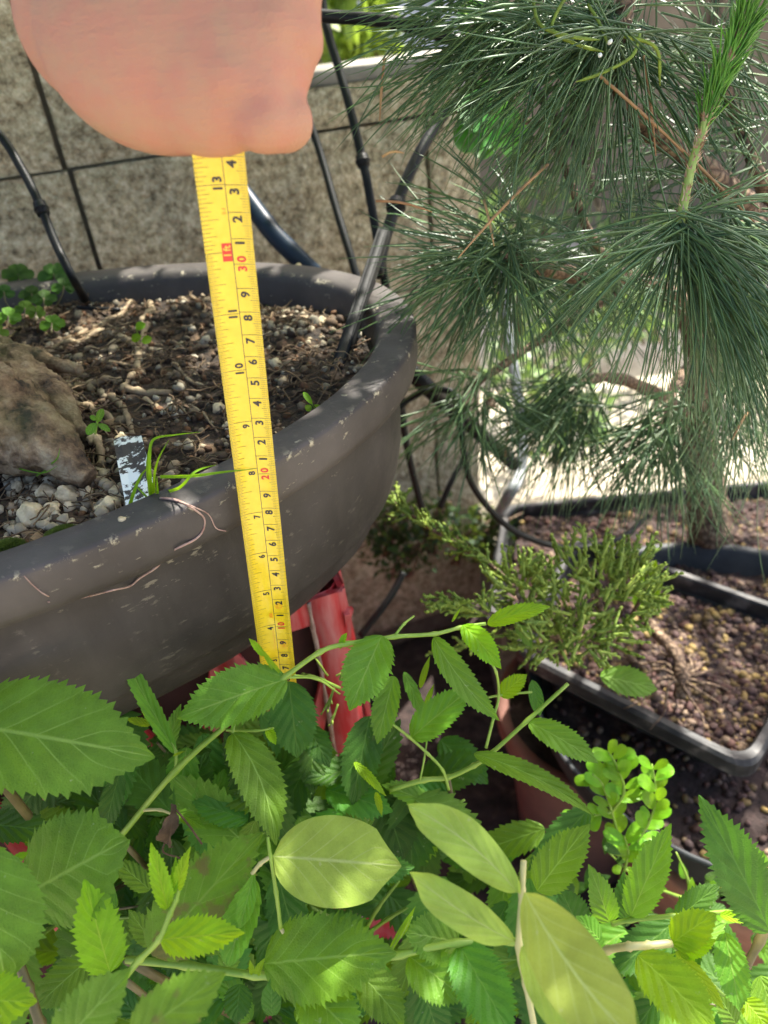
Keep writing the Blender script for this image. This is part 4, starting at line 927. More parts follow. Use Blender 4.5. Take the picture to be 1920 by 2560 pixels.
# low dark bush near the wall foot + bushes beyond the pine
def cloud(name, blobs, mat, n, size, label, cat, kind='ell', loc=None, stems=True):
    o = thing(name, loc or blobs[0][0] - V((0, 0, .1)), label, cat); mb = MB()
    for _ in range(n):
        c, rr = random.choice(blobs); d_ = rv(1).normalized() * (random.random() ** .4); q = c + V((d_.x * rr[0], d_.y * rr[1], d_.z * rr[2])); ax_ = (rv(1) + V((0, 0, .3))).normalized(); L = size * random.uniform(.6, 1.3)
        s_ = ax_.orthogonal().normalized(); s_ = (Matrix.Rotation(random.uniform(0, 6.28), 3, ax_) @ s_) * L * .28; n_ = ax_.cross(s_).normalized() * L * .06
        mb.add([q, q + ax_ * L * .35 + s_ + n_, q + ax_ * L, q + ax_ * L * .35 - s_ + n_, q + ax_ * L * .4], [(0, 1, 4), (4, 1, 2), (0, 4, 3), (3, 4, 2)])
    mb.obj('foliage', mat, o)
    if stems:
        for c, rr in blobs:
            mb = MB()
            for k in range(5): b0 = V((c.x + random.gauss(0, rr[0] * .2), c.y, c.z - rr[2] * 1.2)); mb.tube([b0, b0.lerp(c, .6) + rv(.01), c + V((random.gauss(0, 1) * rr[0] * .6, 0, rr[2] * .5))], [.004, .003, .0015], 6)
            mb.obj('stems', M['pbark'], o)
    return o
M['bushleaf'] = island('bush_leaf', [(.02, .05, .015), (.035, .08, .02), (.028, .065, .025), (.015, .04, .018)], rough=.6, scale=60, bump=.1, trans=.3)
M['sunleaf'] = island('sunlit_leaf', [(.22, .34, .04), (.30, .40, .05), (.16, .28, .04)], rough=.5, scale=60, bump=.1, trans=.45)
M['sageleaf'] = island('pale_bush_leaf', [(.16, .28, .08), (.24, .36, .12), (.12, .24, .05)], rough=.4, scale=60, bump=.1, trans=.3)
mb = None
lo = PZ(1060, 1330, -.70)
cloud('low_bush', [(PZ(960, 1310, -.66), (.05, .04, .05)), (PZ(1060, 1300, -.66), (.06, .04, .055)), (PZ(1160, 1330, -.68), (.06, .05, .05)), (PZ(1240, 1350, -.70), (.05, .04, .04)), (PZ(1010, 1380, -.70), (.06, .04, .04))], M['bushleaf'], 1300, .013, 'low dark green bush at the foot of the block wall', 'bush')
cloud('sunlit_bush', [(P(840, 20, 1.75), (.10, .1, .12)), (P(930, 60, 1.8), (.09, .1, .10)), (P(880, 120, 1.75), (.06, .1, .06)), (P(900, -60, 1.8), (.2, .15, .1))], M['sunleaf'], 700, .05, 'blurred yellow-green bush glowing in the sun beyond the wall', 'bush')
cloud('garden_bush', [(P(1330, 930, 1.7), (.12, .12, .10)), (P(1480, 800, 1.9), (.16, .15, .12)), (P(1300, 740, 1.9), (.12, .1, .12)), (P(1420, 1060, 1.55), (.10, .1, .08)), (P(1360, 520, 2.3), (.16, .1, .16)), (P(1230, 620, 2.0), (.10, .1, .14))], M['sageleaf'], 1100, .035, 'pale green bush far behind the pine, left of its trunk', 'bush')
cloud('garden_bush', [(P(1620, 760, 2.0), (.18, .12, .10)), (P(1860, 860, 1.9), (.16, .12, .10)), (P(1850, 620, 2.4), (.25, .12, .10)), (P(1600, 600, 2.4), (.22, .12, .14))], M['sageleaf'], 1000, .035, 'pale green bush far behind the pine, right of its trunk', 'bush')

# ================================================================== SMALL WEEDS IN THE POT
wd_ = thing('pot_weed', PZ(90, 790, -.222), 'lobed-leaf weed clump growing at the left of the pot', 'weed')
def lobed(plant, x, y, r, d, mat='mid'):
    mb = MB()
    for k in range(3):
        for g_ in (-.35, .35):
            a = R(90 + k * 120 + random.uniform(-12, 12)) + g_; px_leaf(mb, x, y, x + math.cos(a) * r, y - math.sin(a) * r * .6, r * .75, d, d + .002, kind='obov', teeth=0, fold=.1, curl=.02, corr=0, cols=4, nv=4)
    mb.obj('leaf', LM[mat], plant)
for (x, y, r, mt) in ((45, 685, 42, 'dark'), (135, 685, 44, 'dark'), (80, 735, 34, 'dark'), (20, 790, 36, 'mid'), (62, 770, 30, 'mid'), (130, 808, 34, 'mid'), (110, 745, 34, 'dark'), (160, 715, 34, 'dark'), (10, 730, 30, 'dark'), (-10, 830, 34, 'mid'), (90, 780, 26, 'mid')):
    d = PZ(x, y, -.195).dot(FW); mb = MB(); mb.tube(spl([PZ(85 + (x - 85) * .3, 815, -.222), P(x * .9 + 8, y + 30, d), P(x, y, d)], 5), .0006, 5); mb.obj('stalk', M['stem_brown'], wd_); lobed(wd_, x, y, r, d, mt)
sd_ = thing('pot_seedling', PZ(240, 1078, -.215), 'tiny four-leaf seedling beside the bonsai trunk', 'seedling')
stem(sd_, [(238, 1085, .385), (242, 1060, .382), (245, 1045, .38)], .0006)
for a in ((243, 1055, 258, 1022, 18, .38, .378), (240, 1058, 218, 1087, 22, .38, .378), (245, 1060, 275, 1078, 16, .38, .378), (240, 1050, 225, 1040, 12, .38, .378)): leafobj(sd_, 'mid', *a, kind='ell', teeth=0, corr=0, cols=4)
sd_ = thing('pot_seedling', PZ(345, 845, -.218), 'three round green leaflets among the surface roots mid pot', 'seedling')
for (x, y) in ((350, 815), (340, 845), (366, 850)):
    d = PZ(x, y, -.208).dot(FW); leafobj(sd_, 'light', x - 10, y + 6, x + 14, y - 6, 20, d, d, kind='round', teeth=0, corr=0, cols=4); mb = MB(); mb.tube([PZ(350, 850, -.222), P(x - 10, y + 6, d)], .0005, 5); mb.obj('stalk', M['stem'], sd_)
sd_ = thing('pot_seedling', PZ(800, 1030, -.22), 'small narrow-leaved seedling at the right rim of the pot soil', 'seedling')
for a in ((780, 1010, 758, 980, 14), (785, 1012, 820, 1032, 13), (778, 1014, 765, 1026, 18)): d = PZ(780, 1012, -.205).dot(FW); leafobj(sd_, 'light', *a, d, d, kind='ell', teeth=0, corr=0, cols=4)
mb = MB(); mb.tube([PZ(790, 1032, -.224), P(780, 1010, d)], .0005, 5); mb.obj('stalk', M['stem'], sd_)
gr = thing('grass_tuft', PZ(385, 1262, -.212), 'bright green grass tuft growing beside the white plant label', 'grass')
def blade(plant, pts, wpx, mat='light'):
    q = spl([P(*p) if p[2] > 0 else PZ(*p) for p in pts], 7); k = len(q); vs = []; mb = MB()
    for i, a in enumerate(q):
        d = a.dot(FW); t_ = (q[min(i + 1, k - 1)] - q[max(i - 1, 0)]).normalized(); s_ = t_.cross(a.normalized()).normalized(); h_ = wpx / 2 * d / F * (1 - (i / (k - 1)) ** 2.5 * .92); n_ = s_.cross(t_) * h_ * .5; vs += [a - s_ * h_, a + n_ * .9, a + s_ * h_]
    mb.add(vs, [f for i in range(k - 1) for f in ((i * 3, i * 3 + 1, i * 3 + 4, i * 3 + 3), (i * 3 + 1, i * 3 + 2, i * 3 + 5, i * 3 + 4))], 0, [(j / 2, i / (k - 1)) for i in range(k) for j in range(3)])
    mb.obj('blade', LM[mat], plant)
for pts, w_ in (([(384, 1262, -.211), (376, 1200, -.19), (374, 1140, -.175), (385, 1098, -.17), (440, 1087, -.172), (500, 1080, -.18)], 8), ([(388, 1262, -.211), (385, 1200, -.19), (395, 1150, -.175), (422, 1100, -.168)], 7), ([(380, 1264, -.211), (374, 1220, -.195), (368, 1160, -.182), (375, 1110, -.178)], 9),
    ([(322, 1272, -.207), (335, 1230, -.2), (352, 1190, -.195), (370, 1168, -.19)], 9), ([(382, 1262, -.21), (360, 1235, -.2), (328, 1205, -.2)], 6), ([(400, 1192, -.19), (480, 1190, -.187), (560, 1180, -.187), (640, 1172, -.19)], 8), ([(408, 1232, -.205), (450, 1218, -.19), (490, 1178, -.183), (540, 1162, -.19)], 8), ([(392, 1262, -.211), (394, 1235, -.2), (392, 1190, -.188)], 8)):
    blade(gr, pts, w_)
gs = thing('grass_sprig', PZ(60, 1180, -.21), 'thin green grass blades lying at the foot of the bonsai trunk', 'grass')
for pts in ([(20, 1160, -.208), (60, 1175, -.2), (110, 1182, -.2), (150, 1160, -.2)], [(100, 1175, -.205), (140, 1150, -.195), (150, 1120, -.19)], [(90, 1190, -.205), (130, 1165, -.2), (165, 1130, -.195)]): blade(gs, pts, 4, 'mid')
# root stuck on the outside of the pot
def on_body(x, y, off=.011):
    r_ = ray(x, y); lo_, hi_ = .2, .9
    for _ in range(40):
        mid_ = (lo_ + hi_) / 2; q = r_ * mid_; dx, dy = q.x - PC.x, q.y - PC.y; u = dx * math.cos(PT) + dy * math.sin(PT); v = -dx * math.sin(PT) + dy * math.cos(PT)
        o_ = .0155 if q.z < -.2305 else 0
        if (u / (PA - o_)) ** 2 + (v / (PB - o_)) ** 2 < 1: hi_ = mid_
        else: lo_ = mid_
    q = r_ * lo_
    return q if q.z < RZ else PZ(x, y, RZ + .0006)
dr = thing('dry_root', PZ(405, 1240, RZ), 'dried pinkish root strand stuck down the front of the pot rim', 'root')
for pts, r_ in (([(400, 1245), (440, 1250), (480, 1270), (510, 1295), (508, 1325), (488, 1348), (440, 1372), (410, 1390), (395, 1415), (350, 1445), (325, 1465), (280, 1476), (225, 1490)], 2.7), ([(430, 1248), (470, 1262), (520, 1285), (540, 1320), (565, 1328)], 1.8), ([(440, 1372), (400, 1405), (380, 1425)], 1.8), ([(60, 1440), (90, 1470), (120, 1490), (160, 1500), (250, 1485)], 1.3), ([(225, 1490), (180, 1500), (120, 1505)], 1.6)):
    q = spl([on_body(*p) for p in pts], 5); q = [a - a.normalized() * .0008 for a in q]; mb = MB(); mb.tube(q, [r_ * a.dot(FW) / F for a in q], 6, bump=.5); mb.obj('strand', M['crust'], dr)

# ================================================================== FOREGROUND PLANTS
GZ = -1.0
def plant(name, x, y, d, label, cat='plant', group=None):
    q = P(x, y, d); q.z = GZ; return thing(name, q, label, cat, group)
def root_to(pl, x, y, d, r=(.0026, .0020), mat='stem_brown', via=None):
    b0 = V(pl['_o']); q = P(x, y, d); mid = b0.lerp(q, .5) + V((.02, .03, -.02)); mb = MB(); mb.tube(spl([b0, mid, q], 8), [lerp(r[0], r[1], i / 16) for i in range(17)], 7, bump=.2); return mb.obj('stem', M[mat], pl)
GE = 'serrated-leaf seedlings growing in front of the pot'
# --- seedling whose stem crosses in front of the tape
e1 = plant('leafy_shrub', 300, 2100, .50, 'serrated-leaf shrub whose long stem rises past the lower end of the tape', 'shrub', GE)
root_to(e1, 298, 2095, .42, (.004, .0019))
stem(e1, [(298, 2095, .42), (440, 1926, .41), (588, 1794, .405), (650, 1742, .405), (714, 1691, .40), (800, 1630, .40), (865, 1610, .405), (985, 1592, .41), (1085, 1585, .415), (1150, 1569, .42), (1215, 1559, .42)], (.0017, .0010))
stem(e1, [(590, 1792, .405), (582, 1833, .402)], .0007); stem(e1, [(565, 1825, .405), (640, 1827, .405), (685, 1820, .41)], (.0008, .0005))
stem(e1, [(440, 1926, .41), (440, 1880, .41), (425, 1850, .412), (400, 1825, .415), (378, 1812, .417)], (.0010, .0005)); stem(e1, [(360, 2025, .415), (400, 2025, .41), (440, 2040, .41)], (.0010, .0006), 'stem_pale')
stem(e1, [(714, 1693, .40), (790, 1697, .41), (850, 1735, .42)], (.0008, .0005))
stem(e1, [(985, 1592, .41), (1010, 1560, .415), (1035, 1540, .42)], (.0009, .0006))
K = dict
D1 = [('mid', 717, 1697, 443, 1795, 178, .400, .385, K(teeth=22, curl=.03, upw=.3)), ('mid', 582, 1833, 690, 2113, 142, .402, .375, K(teeth=20, curl=.05, fold=.3, upw=.4, side=-.07)),
 ('dark', 722, 1703, 745, 1895, 150, .42, .42, K(teeth=18, upw=.2)), ('mid', 955, 1588, 874, 1777, 150, .408, .39, K(teeth=20, upw=.4, fold=.22)),
 ('mid', 985, 1690, 943, 1860, 84, .425, .42, K(teeth=16, upw=.5, fold=.4)), ('light', 1218, 1560, 1376, 1516, 56, .42, .415, K(teeth=16, upw=.6, fold=.35, curl=.1)),
 ('light', 1157, 1562, 1253, 1672, 78, .42, .405, K(teeth=18, upw=.5, fold=.3, curl=.12)), ('mid', 1084, 1593, 1248, 1802, 82, .415, .40, K(teeth=20, upw=.5, fold=.3, curl=.1, side=.06)),
 ('mid', 440, 1884, 281, 1593, 56, .41, .40, K(teeth=18, upw=.1, fold=.5, curl=-.08)), ('young', 376, 1812, 314, 1797, 26, .417, .414, K(teeth=10)), ('young', 382, 1808, 349, 1752, 24, .417, .414, K(teeth=10, fold=.4)), ('young', 372, 1806, 372, 1770, 14, .417, .414, K(teeth=6, fold=.4)),
 ('young', 432, 1890, 464, 1878, 8, .41, .405, K(teeth=0)), ('young', 660, 1640, 622, 1596, 22, .40, .40, K(teeth=8, fold=.5)), ('young', 690, 1682, 652, 1620, 16, .402, .40, K(teeth=6, fold=.5)), ('young', 708, 1692, 640, 1612, 12, .402, .398, K(teeth=6, fold=.6)),
 ('young', 668, 1820, 690, 1862, 30, .41, .405, K(teeth=8, fold=.6)), ('light', 850, 1612, 868, 1582, 20, .405, .405, K(teeth=6, fold=.6)), ('young', 850, 1622, 862, 1590, 14, .406, .405, K(teeth=6, fold=.5)),
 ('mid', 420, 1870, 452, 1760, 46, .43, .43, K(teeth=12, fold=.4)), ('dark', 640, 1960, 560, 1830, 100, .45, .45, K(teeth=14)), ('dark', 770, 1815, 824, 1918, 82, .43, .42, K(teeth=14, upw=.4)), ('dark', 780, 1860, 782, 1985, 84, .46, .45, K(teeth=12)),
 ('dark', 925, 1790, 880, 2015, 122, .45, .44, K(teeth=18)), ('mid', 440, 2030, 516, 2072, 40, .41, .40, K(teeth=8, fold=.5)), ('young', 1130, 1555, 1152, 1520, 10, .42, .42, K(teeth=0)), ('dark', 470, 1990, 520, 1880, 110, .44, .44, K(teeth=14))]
for mt, bx, by, tx, ty, wp, db, dt, kw in D1: leafobj(e1, mt, bx, by, tx, ty, wp, db, dt, **kw)
# --- big leaves at the far left
e2 = plant('leafy_shrub', -60, 2300, .42, 'shrub with the biggest serrated leaves at the far left edge', 'shrub', GE)
root_to(e2, -110, 1812, .345, (.004, .0025)); stem(e2, [(-110, 1812, .345), (-90, 2000, .345), (-40, 2200, .34), (36, 2378, .35), (70, 2470, .35), (100, 2560, .35), (130, 2640, .36)], .0024, 'stem_brown')
D2 = [('mid', -120, 1805, 388, 1893, 355, .345, .345, K(teeth=22, serr=.075, upw=.2, fold=.14, curl=.05, twist=.5)), ('mid', 62, 2238, 318, 2098, 250, .345, .335, K(kind='round', teeth=20, upw=.2, fold=.1, curl=.03)),
 ('mid', -60, 2110, 14, 2450, 225, .32, .31, K(teeth=20, upw=.2, kind='ell')), ('light', -80, 2500, 92, 2505, 150, .30, .30, K(teeth=14, upw=.2)), ('dark', -40, 2060, 140, 2080, 100, .40, .40, K(teeth=14)),
 ('dark', 300, 1930, 262, 2080, 70, .41, .41, K(teeth=14, fold=.3)), ('mid', 220, 2400, 88, 2520, 110, .37, .36, K(teeth=14)), ('dark', 100, 1960, 10, 2090, 120, .43, .43, K(teeth=14)), ('light', 30, 2160, 70, 2130, 30, .33, .33, K(teeth=6))]
for mt, bx, by, tx, ty, wp, db, dt, kw in D2: leafobj(e2, mt, bx, by, tx, ty, wp, db, dt, **kw)
# --- yellow-green young shoot
e3 = plant('leafy_shrub', 310, 2460, .42, 'small yellow-green young shoot of four fresh serrated leaves at lower left', 'shrub', GE)
root_to(e3, 308, 2448, .335, (.003, .0016)); stem(e3, [(308, 2448, .335), (350, 2398, .333), (398, 2348, .33), (425, 2285, .33), (440, 2250, .33), (449, 2212, .33)], (.0016, .0010), 'stem')
D3 = [('light', 275, 2432, 211, 2197, 142, .338, .325, K(teeth=16, upw=.2, serr=.14, corr=.012, fold=.22)), ('young', 419, 2272, 377, 2104, 60, .33, .32, K(teeth=16, upw=.2, serr=.14, corr=.012, fold=.3)),
 ('young', 443, 2225, 477, 2116, 40, .33, .32, K(teeth=14, fold=.5, serr=.14)), ('light', 436, 2235, 440, 2140, 24, .33, .325, K(teeth=8, fold=.5)), ('young', 401, 2349, 612, 2333, 112, .33, .322, K(teeth=18, upw=.3, serr=.14, corr=.012, fold=.25))]
for mt, bx, by, tx, ty, wp, db, dt, kw in D3: leafobj(e3, mt, bx, by, tx, ty, wp, db, dt, **kw)
# --- centre shrub with the long horizontal stem
e4 = plant('leafy_shrub', 780, 2500, .46, 'shrub with a long horizontal green stem across the bottom of the photo', 'shrub', GE)
root_to(e4, 316, 2399, .38, (.004, .0022)); stem(e4, [(316, 2399, .38), (470, 2414, .375), (639, 2438, .365), (753, 2442, .36), (870, 2415, .355), (1000, 2387, .35), (1143, 2357, .35), (1282, 2354, .355), (1360, 2356, .36)], (.0021, .0015))
stem(e4, [(970, 2385, .352), (1000, 2340, .35), (1030, 2290, .35)], (.0010, .0006))
D4 = [('mid', 658, 2410, 990, 2380, 250, .365, .345, K(teeth=24, upw=.2, corr=.008, fold=.16)), ('mid', 757, 2460, 905, 2610, 175, .36, .34, K(teeth=18, upw=.2)),
 ('worn', 380, 2390, 658, 2080, 215, .37, .375, K(teeth=20, upw=.3, serr=.14)), ('mid', 638, 2198, 570, 2415, 78, .37, .35, K(teeth=8, fold=.5, curl=.1, kind='ell')), ('mid', 566, 2430, 590, 2330, 70, .38, .38, K(teeth=10)),
 ('worn', 330, 2600, 566, 2430, 170, .27, .27, K(teeth=14, upw=.2)), ('mid', 150, 2620, 330, 2420, 175, .28, .275, K(teeth=14, upw=.2)), ('blue', 680, 2540, 678, 2445, 50, .36, .36, K(kind='round', teeth=0)),
 ('young', 760, 2478, 815, 2505, 26, .355, .35, K(teeth=4, fold=.6, wave=.2)), ('young', 970, 2388, 1040, 2264, 18, .352, .35, K(teeth=0, fold=.6)), ('young', 1000, 2345, 1035, 2275, 20, .352, .35, K(teeth=0, fold=.5)), ('young', 640, 2440, 662, 2395, 22, .364, .36, K(teeth=6, fold=.5)), ('young', 632, 2436, 625, 2400, 18, .364, .36, K(teeth=6, fold=.5)),
 ('mid', 385, 2362, 322, 2275, 70, .39, .385, K(teeth=12)), ('mid', 1022, 2390, 1168, 2500, 150, .355, .34, K(teeth=20, upw=.2)), ('blue', 1148, 2362, 1285, 2600, 170, .352, .32, K(teeth=24, upw=.2, serr=.13)), ('mid', 1145, 2355, 1010, 2330, 150, .36, .35, K(teeth=20, upw=.2)),
 ('mid', 375, 2225, 288, 2150, 66, .40, .40, K(teeth=12)), ('dark', 500, 2470, 400, 2540, 110, .38, .38, K(teeth=16)), ('dark', 600, 2460, 590, 2560, 90, .39, .38, K(teeth=14)), ('mid', 900, 2430, 1010, 2560, 130, .37, .36, K(teeth=18)),
 ('mid', 1180, 2372, 1240, 2440, 60, .36, .36, K(teeth=12)), ('dark', 1060, 2480, 1100, 2600, 120, .37, .37, K(teeth=14))]
for mt, bx, by, tx, ty, wp, db, dt, kw in D4: leafobj(e4, mt, bx, by, tx, ty, wp, db, dt, **kw)
# --- centre-right shrub rising to the juniper
e5 = plant('leafy_shrub', 1120, 2020, .52, 'shrub with diagonal stems rising to the juniper right of the crate', 'shrub', GE)
root_to(e5, 1119, 1944, .46, (.004, .0017)); stem(e5, [(974, 1974, .46), (1060, 1950, .46), (1119, 1944, .46), (1185, 1914, .455), (1227, 1884, .45), (1320, 1800, .445), (1420, 1709, .44)], (.0017, .0011)); stem(e5, [(968, 1800, .44), (1022, 1842, .445), (1070, 1885, .45), (1107, 1926, .455), (1122, 1974, .46)], (.0008, .0009), 'stem')
stem(e5, [(1215, 1870, .45), (1235, 1790, .45), (1247, 1740, .45), (1240, 1680, .44), (1215, 1640, .44)], (.0010, .0007)); stem(e5, [(1170, 1755, .455), (1250, 1738, .45), (1330, 1730, .45)], .0007); stem(e5, [(1067, 1850, .45), (1060, 1900, .45), (1050, 1950, .45)], .0006)
D5 = [('mid', 1028, 1845, 1182, 1718, 106, .45, .44, K(teeth=20, upw=.4)), ('light', 1251, 1740, 1317, 1686, 60, .45, .445, K(teeth=14, upw=.4)), ('mid', 1322, 1805, 1496, 1908, 84, .445, .43, K(teeth=18, upw=.8, fold=.3, corr=.012, curl=.08)),
 ('mid', 1185, 1884, 1484, 2040, 64, .45, .43, K(teeth=22, upw=1.0, fold=.4, curl=.09, side=-.03)), ('dark', 1050, 1960, 1225, 1900, 120, .50, .49, K(teeth=14)), ('dark', 1100, 1850, 1220, 1960, 110, .51, .50, K(teeth=12)),
 ('young', 885, 1905, 965, 1990, 30, .44, .43, K(teeth=14, fold=.3, wave=.1)), ('young', 940, 1980, 955, 2040, 22, .44, .43, K(teeth=8, fold=.3)), ('mid', 1010, 1680, 1062, 1800, 40, .47, .47, K(teeth=6)), ('light', 1050, 1720, 1075, 1640, 22, .47, .465, K(teeth=0)), ('light', 1060, 1780, 1085, 1710, 20, .47, .465, K(teeth=0)),
 ('mid', 1500, 1690, 1645, 1725, 90, .56, .56, K(teeth=14)), ('light', 1600, 1530, 1640, 1400, 84, .66, .66, K(teeth=12)), ('light', 1590, 1500, 1680, 1510, 50, .66, .66, K(teeth=10)), ('blue', 1330, 1700, 1350, 1790, 36, .46, .46, K(kind='round', teeth=0)),
 ('dark', 1120, 1975, 1060, 2110, 110, .48, .47, K(teeth=14)), ('dark', 960, 1990, 1010, 2150, 150, .48, .47, K(teeth=16)), ('mid', 920, 2070, 900, 1990, 60, .46, .46, K(teeth=10)), ('mid', 1290, 1560, 1330, 1620, 34, .55, .55, K(teeth=8))]
for mt, bx, by, tx, ty, wp, db, dt, kw in D5: leafobj(e5, mt, bx, by, tx, ty, wp, db, dt, **kw)
# --- right-hand shrub
e6 = plant('leafy_shrub', 1600, 2450, .46, 'serrated-leaf shrub filling the lower right corner with sun-flecked leaves', 'shrub', GE)
root_to(e6, 1460, 2400, .42, (.004, .002)); stem(e6, [(1460, 2400, .42), (1520, 2375, .37), (1573, 2366, .35), (1620, 2364, .35), (1680, 2358, .35)], .0018, 'stem_pale'); stem(e6, [(1530, 2310, .39), (1577, 2300, .385), (1680, 2290, .38), (1746, 2285, .38), (1860, 2275, .375)], (.0014, .0010)); stem(e6, [(1680, 2360, .35), (1750, 2430, .345), (1810, 2490, .34)], (.0012, .0008), 'stem'); stem(e6, [(1980, 2200, .45), (1900, 2350, .44), (1830, 2500, .44), (1810, 2640, .44)], .0025, 'stem_brown')
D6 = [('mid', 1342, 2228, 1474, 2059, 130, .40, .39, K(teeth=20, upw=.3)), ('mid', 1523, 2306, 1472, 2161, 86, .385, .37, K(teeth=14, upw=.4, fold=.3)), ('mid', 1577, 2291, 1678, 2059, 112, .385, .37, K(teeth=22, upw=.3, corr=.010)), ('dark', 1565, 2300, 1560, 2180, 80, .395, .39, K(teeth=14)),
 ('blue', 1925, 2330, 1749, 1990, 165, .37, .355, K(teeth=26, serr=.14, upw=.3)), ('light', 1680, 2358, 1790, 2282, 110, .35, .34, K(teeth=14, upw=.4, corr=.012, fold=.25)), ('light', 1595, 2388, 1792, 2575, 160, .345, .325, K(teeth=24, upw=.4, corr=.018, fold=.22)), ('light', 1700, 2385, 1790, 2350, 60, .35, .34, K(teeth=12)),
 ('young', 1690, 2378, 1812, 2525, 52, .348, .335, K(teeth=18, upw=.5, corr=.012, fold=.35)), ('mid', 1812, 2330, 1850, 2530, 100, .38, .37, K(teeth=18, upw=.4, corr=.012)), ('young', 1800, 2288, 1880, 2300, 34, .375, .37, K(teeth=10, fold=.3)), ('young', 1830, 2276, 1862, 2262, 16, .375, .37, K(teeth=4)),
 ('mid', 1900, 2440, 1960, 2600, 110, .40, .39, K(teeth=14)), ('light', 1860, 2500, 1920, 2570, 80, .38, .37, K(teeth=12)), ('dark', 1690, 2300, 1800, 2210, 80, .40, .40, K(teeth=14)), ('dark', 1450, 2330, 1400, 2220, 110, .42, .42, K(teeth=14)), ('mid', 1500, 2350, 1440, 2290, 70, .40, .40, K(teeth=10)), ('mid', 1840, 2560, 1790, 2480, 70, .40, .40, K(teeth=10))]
for mt, bx, by, tx, ty, wp, db, dt, kw in D6: leafobj(e6, mt, bx, by, tx, ty, wp, db, dt, **kw)
# --- plain-edged pale leaves
p1 = plant('plain_leaf_vine', 1330, 2600, .40, 'vine with large pale smooth-edged leaves on an upright pale stem, lower right', 'vine')
root_to(p1, 1340, 2580, .30, (.003, .0016), 'stem_pale'); stem(p1, [(1309, 2152, .30), (1305, 2230, .30), (1297, 2366, .30), (1315, 2460, .30), (1338, 2580, .30)], .0013, 'stem_pale')
for a, kw in (((1294, 2232, 1022, 2014, 158, .30, .30), K(wave=.13, side=.05)), ((1291, 2356, 1024, 2182, 132, .30, .295), K(wave=.15, side=-.03)), ((1312, 2230, 1592, 2610, 262, .28, .25), K(wave=.08, side=.05)), ((1303, 2368, 1480, 2620, 135, .295, .27), K(wave=.08, side=.05))):
    leafobj(p1, 'pale', *a, kind='smooth', teeth=0, upw=.1, fold=.12, curl=.06, corr=.004, nv=6, **kw)
p2 = plant('plain_leaf_vine', 700, 2400, .46, 'single oval pale smooth leaf on a thin upright stem, bottom centre', 'vine')
root_to(p2, 702, 2321, .36, (.002, .0010), 'stem_pale'); stem(p2, [(669, 2092, .355), (676, 2140, .355), (690, 2230, .355), (702, 2321, .36)], (.0008, .0010), 'stem'); stem(p2, [(678, 2140, .355), (650, 2160, .355), (630, 2185, .355)], .0010, 'stem_pale')
leafobj(p2, 'pale', 682, 2140, 1004, 2165, 212, .355, .35, kind='round', teeth=0, upw=.1, fold=.05, curl=.02, corr=.004, nv=6, wave=.02)
leafobj(p2, 'mid', 636, 2180, 600, 2320, 44, .355, .35, kind='lance', teeth=0, upw=.1, fold=.5)
# dried curled leaf
dl = thing('dry_leaf', P(430, 2060, .40), 'shrivelled brown curled leaf caught between the green stems', 'leaf')
M['dryleaf'] = simple('dry_leaf_brown', [(.3, (.06, .035, .02)), (.7, (.16, .10, .06))], 120, .9, .8)
mb = MB(); px_leaf(mb, 422, 2120, 428, 2010, 34, .40, .40, kind='ell', teeth=8, fold=.9, wave=.4, twist=2.5); mb.obj('blade', M['dryleaf'], dl)
mb = MB(); mb.tube(spl([P(428, 2010, .40), P(470, 2060, .40), P(505, 2110, .40)], 6), .0006, 5); mb.tube(spl([P(415, 2100, .40), P(408, 2130, .40), P(450, 2145, .40)], 6), .0005, 5); mb.obj('stalk', M['dryleaf'], dl)
# box-leaved plant
bx_ = plant('small_leaf_shrub', 1540, 2080, .70, 'small shrub with tiny rounded glossy bright leaves under the basin', 'shrub')
BS = [([(1560, 2150, .58), (1530, 2030, .56), (1505, 1960, .55), (1480, 1935, .545)]), ([(1530, 2030, .56), (1560, 1980, .55), (1545, 1920, .54), (1520, 1880, .54)]), ([(1560, 2150, .58), (1620, 2060, .56), (1640, 1990, .55), (1630, 1910, .55)]), ([(1560, 2180, .58), (1570, 2130, .57), (1560, 2090, .56)]), ([(1530, 2030, .56), (1480, 2040, .56), (1450, 2060, .56)])]
root_to(bx_, 1560, 2170, .58, (.003, .0016)); 
for p_ in BS: stem(bx_, p_, (.0012, .0006), 'stem')
k = 0
for p_ in BS:
    q = spl([V(a) for a in p_], 6)
    for i in range(3, len(q), 2):
        for sgn in (-1, 1):
            c = q[i]; a = R(random.uniform(20, 70)) * sgn + math.atan2(-(q[i].y - q[i - 1].y), q[i].x - q[i - 1].x); L = random.uniform(44, 66)
            leafobj(bx_, 'box', c.x, c.y, c.x + math.cos(a) * L, c.y - math.sin(a) * L * .8, L * random.uniform(.5, .68), c.z, c.z - random.uniform(-.004, .012), kind='obov', teeth=0, fold=.12, corr=0, cols=6, upw=random.uniform(.2, 1), nv=5)
b2 = plant('small_leaf_shrub', 1720, 2220, .70, 'darker small round-leaved shrub in the shade at the right edge', 'shrub')
root_to(b2, 1720, 2250, .6, (.003, .0016))
for _ in range(70):
    x = random.uniform(1400, 1920); y = random.uniform(2100, 2420); a = random.uniform(0, 6.28); L = random.uniform(36, 60); d = random.uniform(.55, .64)
    leafobj(b2, random.choice(('box', 'dark', 'dark')), x, y, x + math.cos(a) * L, y + math.sin(a) * L, L * .58, d, d, kind='obov', teeth=0, fold=.12, corr=0, cols=6, upw=random.uniform(.3, 1), nv=5)
for y0 in (0, 1, 2): stem(b2, [(1720, 2250, .6), (1600 + y0 * 120, 2200, .58), (1520 + y0 * 170, 2130, .58)], (.0014, .0006))
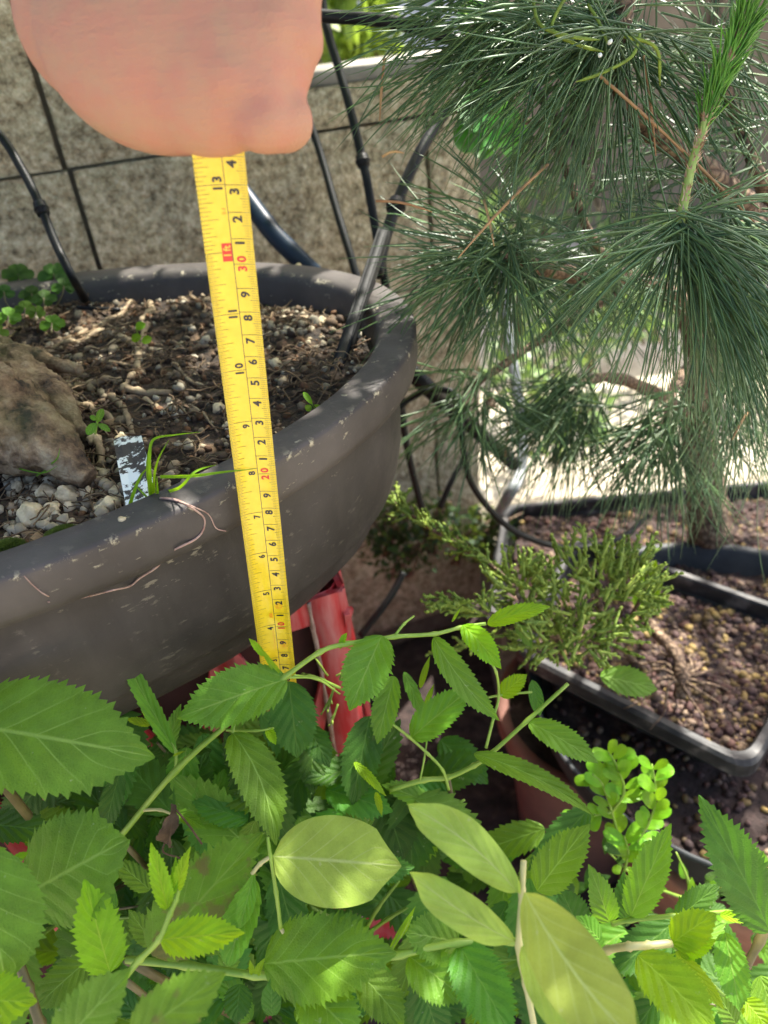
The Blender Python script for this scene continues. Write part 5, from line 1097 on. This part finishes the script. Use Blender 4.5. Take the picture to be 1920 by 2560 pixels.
# --- deeper layers of the same shrubs
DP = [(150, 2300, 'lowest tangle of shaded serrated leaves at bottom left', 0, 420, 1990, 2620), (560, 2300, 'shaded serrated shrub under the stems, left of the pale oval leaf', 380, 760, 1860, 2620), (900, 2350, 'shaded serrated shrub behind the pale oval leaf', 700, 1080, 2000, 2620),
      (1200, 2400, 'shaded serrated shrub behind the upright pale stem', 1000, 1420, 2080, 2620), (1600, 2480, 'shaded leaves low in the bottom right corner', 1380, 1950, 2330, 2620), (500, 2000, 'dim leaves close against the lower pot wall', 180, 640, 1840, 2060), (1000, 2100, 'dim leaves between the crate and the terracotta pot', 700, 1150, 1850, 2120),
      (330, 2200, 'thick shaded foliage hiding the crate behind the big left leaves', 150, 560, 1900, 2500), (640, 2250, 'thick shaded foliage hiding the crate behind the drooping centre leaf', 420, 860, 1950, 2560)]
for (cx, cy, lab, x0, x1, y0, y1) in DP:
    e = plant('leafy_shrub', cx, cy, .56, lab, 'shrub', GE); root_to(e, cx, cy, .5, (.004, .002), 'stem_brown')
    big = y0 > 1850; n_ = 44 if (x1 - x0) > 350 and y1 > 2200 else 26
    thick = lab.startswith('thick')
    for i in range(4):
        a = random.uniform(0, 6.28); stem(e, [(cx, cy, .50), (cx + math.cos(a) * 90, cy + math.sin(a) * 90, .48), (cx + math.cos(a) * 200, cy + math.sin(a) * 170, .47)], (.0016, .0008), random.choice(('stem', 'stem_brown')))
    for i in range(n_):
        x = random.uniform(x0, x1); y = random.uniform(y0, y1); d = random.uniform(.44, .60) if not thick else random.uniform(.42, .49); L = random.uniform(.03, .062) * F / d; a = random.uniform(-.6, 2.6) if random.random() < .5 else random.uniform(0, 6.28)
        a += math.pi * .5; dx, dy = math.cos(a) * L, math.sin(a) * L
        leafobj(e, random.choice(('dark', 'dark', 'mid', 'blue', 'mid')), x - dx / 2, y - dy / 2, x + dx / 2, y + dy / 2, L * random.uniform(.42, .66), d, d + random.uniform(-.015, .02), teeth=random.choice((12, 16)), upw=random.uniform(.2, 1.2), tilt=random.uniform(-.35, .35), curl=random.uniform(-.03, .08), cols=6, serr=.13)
#@@CANOPY
# ================================================================== UNSEEN BONSAI CROWN, leaves and gaps placed to shape the dappled shade
mb = MB(); tt = [P(-700, 420, .44), V((-.56, .48, .10)), V((-.42, .56, .32)), V((-.20, .62, .46)), V((.05, .72, .52)), V((.28, .82, .50))]
mb.tube(spl(tt, 8), [lerp(.044, .008, (i / 40) ** .7) for i in range(41)], 16, bump=.2)
mb.obj('limb', M['bark'], bt)
for e0 in (((-.42, .56, .32), (-.45, .35, .44)), ((-.20, .62, .46), (-.15, .38, .50)), ((.05, .72, .52), (.15, .50, .52)), ((-.2, .62, .46), (-.25, .85, .5)), ((.05, .72, .52), (.1, .98, .48))):
    mb = MB(); a, c = V(e0[0]), V(e0[1]); mb.tube(spl([a, a.lerp(c, .5) + V((0, 0, .03)), c], 6), [lerp(.012, .003, i / 12) for i in range(13)], 8, bump=.2); mb.obj('limb', M['bark'], bt)
mb = MB(); n_ = 0; HOLES = []
while n_ < 4000:
    x = random.uniform(-.62, .50); y = random.uniform(.24, 1.12); e = ((x + .06) / .56) ** 2 + ((y - .68) / .44) ** 2
    if e > 1: continue
    near_ = (x - .2) ** 2 + (y - .52) ** 2 < .27 ** 2
    if any((x - a) ** 2 + (y - b_) ** 2 < r_ * r_ for a, b_, r_ in ((.285, .86, .085), (.32, .76, .06), (.16, .99, .07), (.02, .92, .06), (.46, .86, .06))): continue  # gaps left open to let sun flecks through
    if noise.noise(V((x * 9, y * 9, 4.2))) > (.8 if near_ else .30): continue
    if not near_ and random.random() < .25: continue
    q = V((x, y, .46 + .11 * noise.noise(V((x * 5, y * 5, 0))) + random.gauss(0, .045)))
    L = random.uniform(.03, .05); a = random.uniform(0, 6.28); ax_ = V((math.cos(a), math.sin(a), random.uniform(-.5, .2))).normalized(); s_ = ax_.cross(V((0, 0, 1)) + rv(.35)).normalized() * L * .3
    mb.add([q, q + ax_ * L * .4 + s_, q + ax_ * L, q + ax_ * L * .4 - s_], [(0, 1, 2), (0, 2, 3)], 0, [(.5, 0), (1, .4), (.5, 1), (0, .4)]); n_ += 1
k = 0  # extra sparse leaves added out of view to dapple the gravel trays
while k < 620:
    x = random.uniform(.42, 1.02); y = random.uniform(.78, 1.42)
    if noise.noise(V((x * 12, y * 12, 7.7))) > .0: continue
    q = V((x, y, .50 + .08 * noise.noise(V((x * 5, y * 5, 0))) + random.gauss(0, .035))); k += 1
    L = random.uniform(.03, .05); a = random.uniform(0, 6.28); ax_ = V((math.cos(a), math.sin(a), random.uniform(-.5, .2))).normalized(); s_ = ax_.cross(V((0, 0, 1)) + rv(.35)).normalized() * L * .3
    mb.add([q, q + ax_ * L * .4 + s_, q + ax_ * L, q + ax_ * L * .4 - s_], [(0, 1, 2), (0, 2, 3)], 0, [(.5, 0), (1, .4), (.5, 1), (0, .4)])
cw = mb.obj('shade_crown', LM['mid'], bt)
mb = MB(); mb.tube(spl([V((.28, .82, .50)), V((.5, .95, .54)), V((.75, 1.1, .52)), V((.95, 1.25, .5))], 6), .006, 8, bump=.2); mb.obj('limb', M['bark'], bt)
#@@END
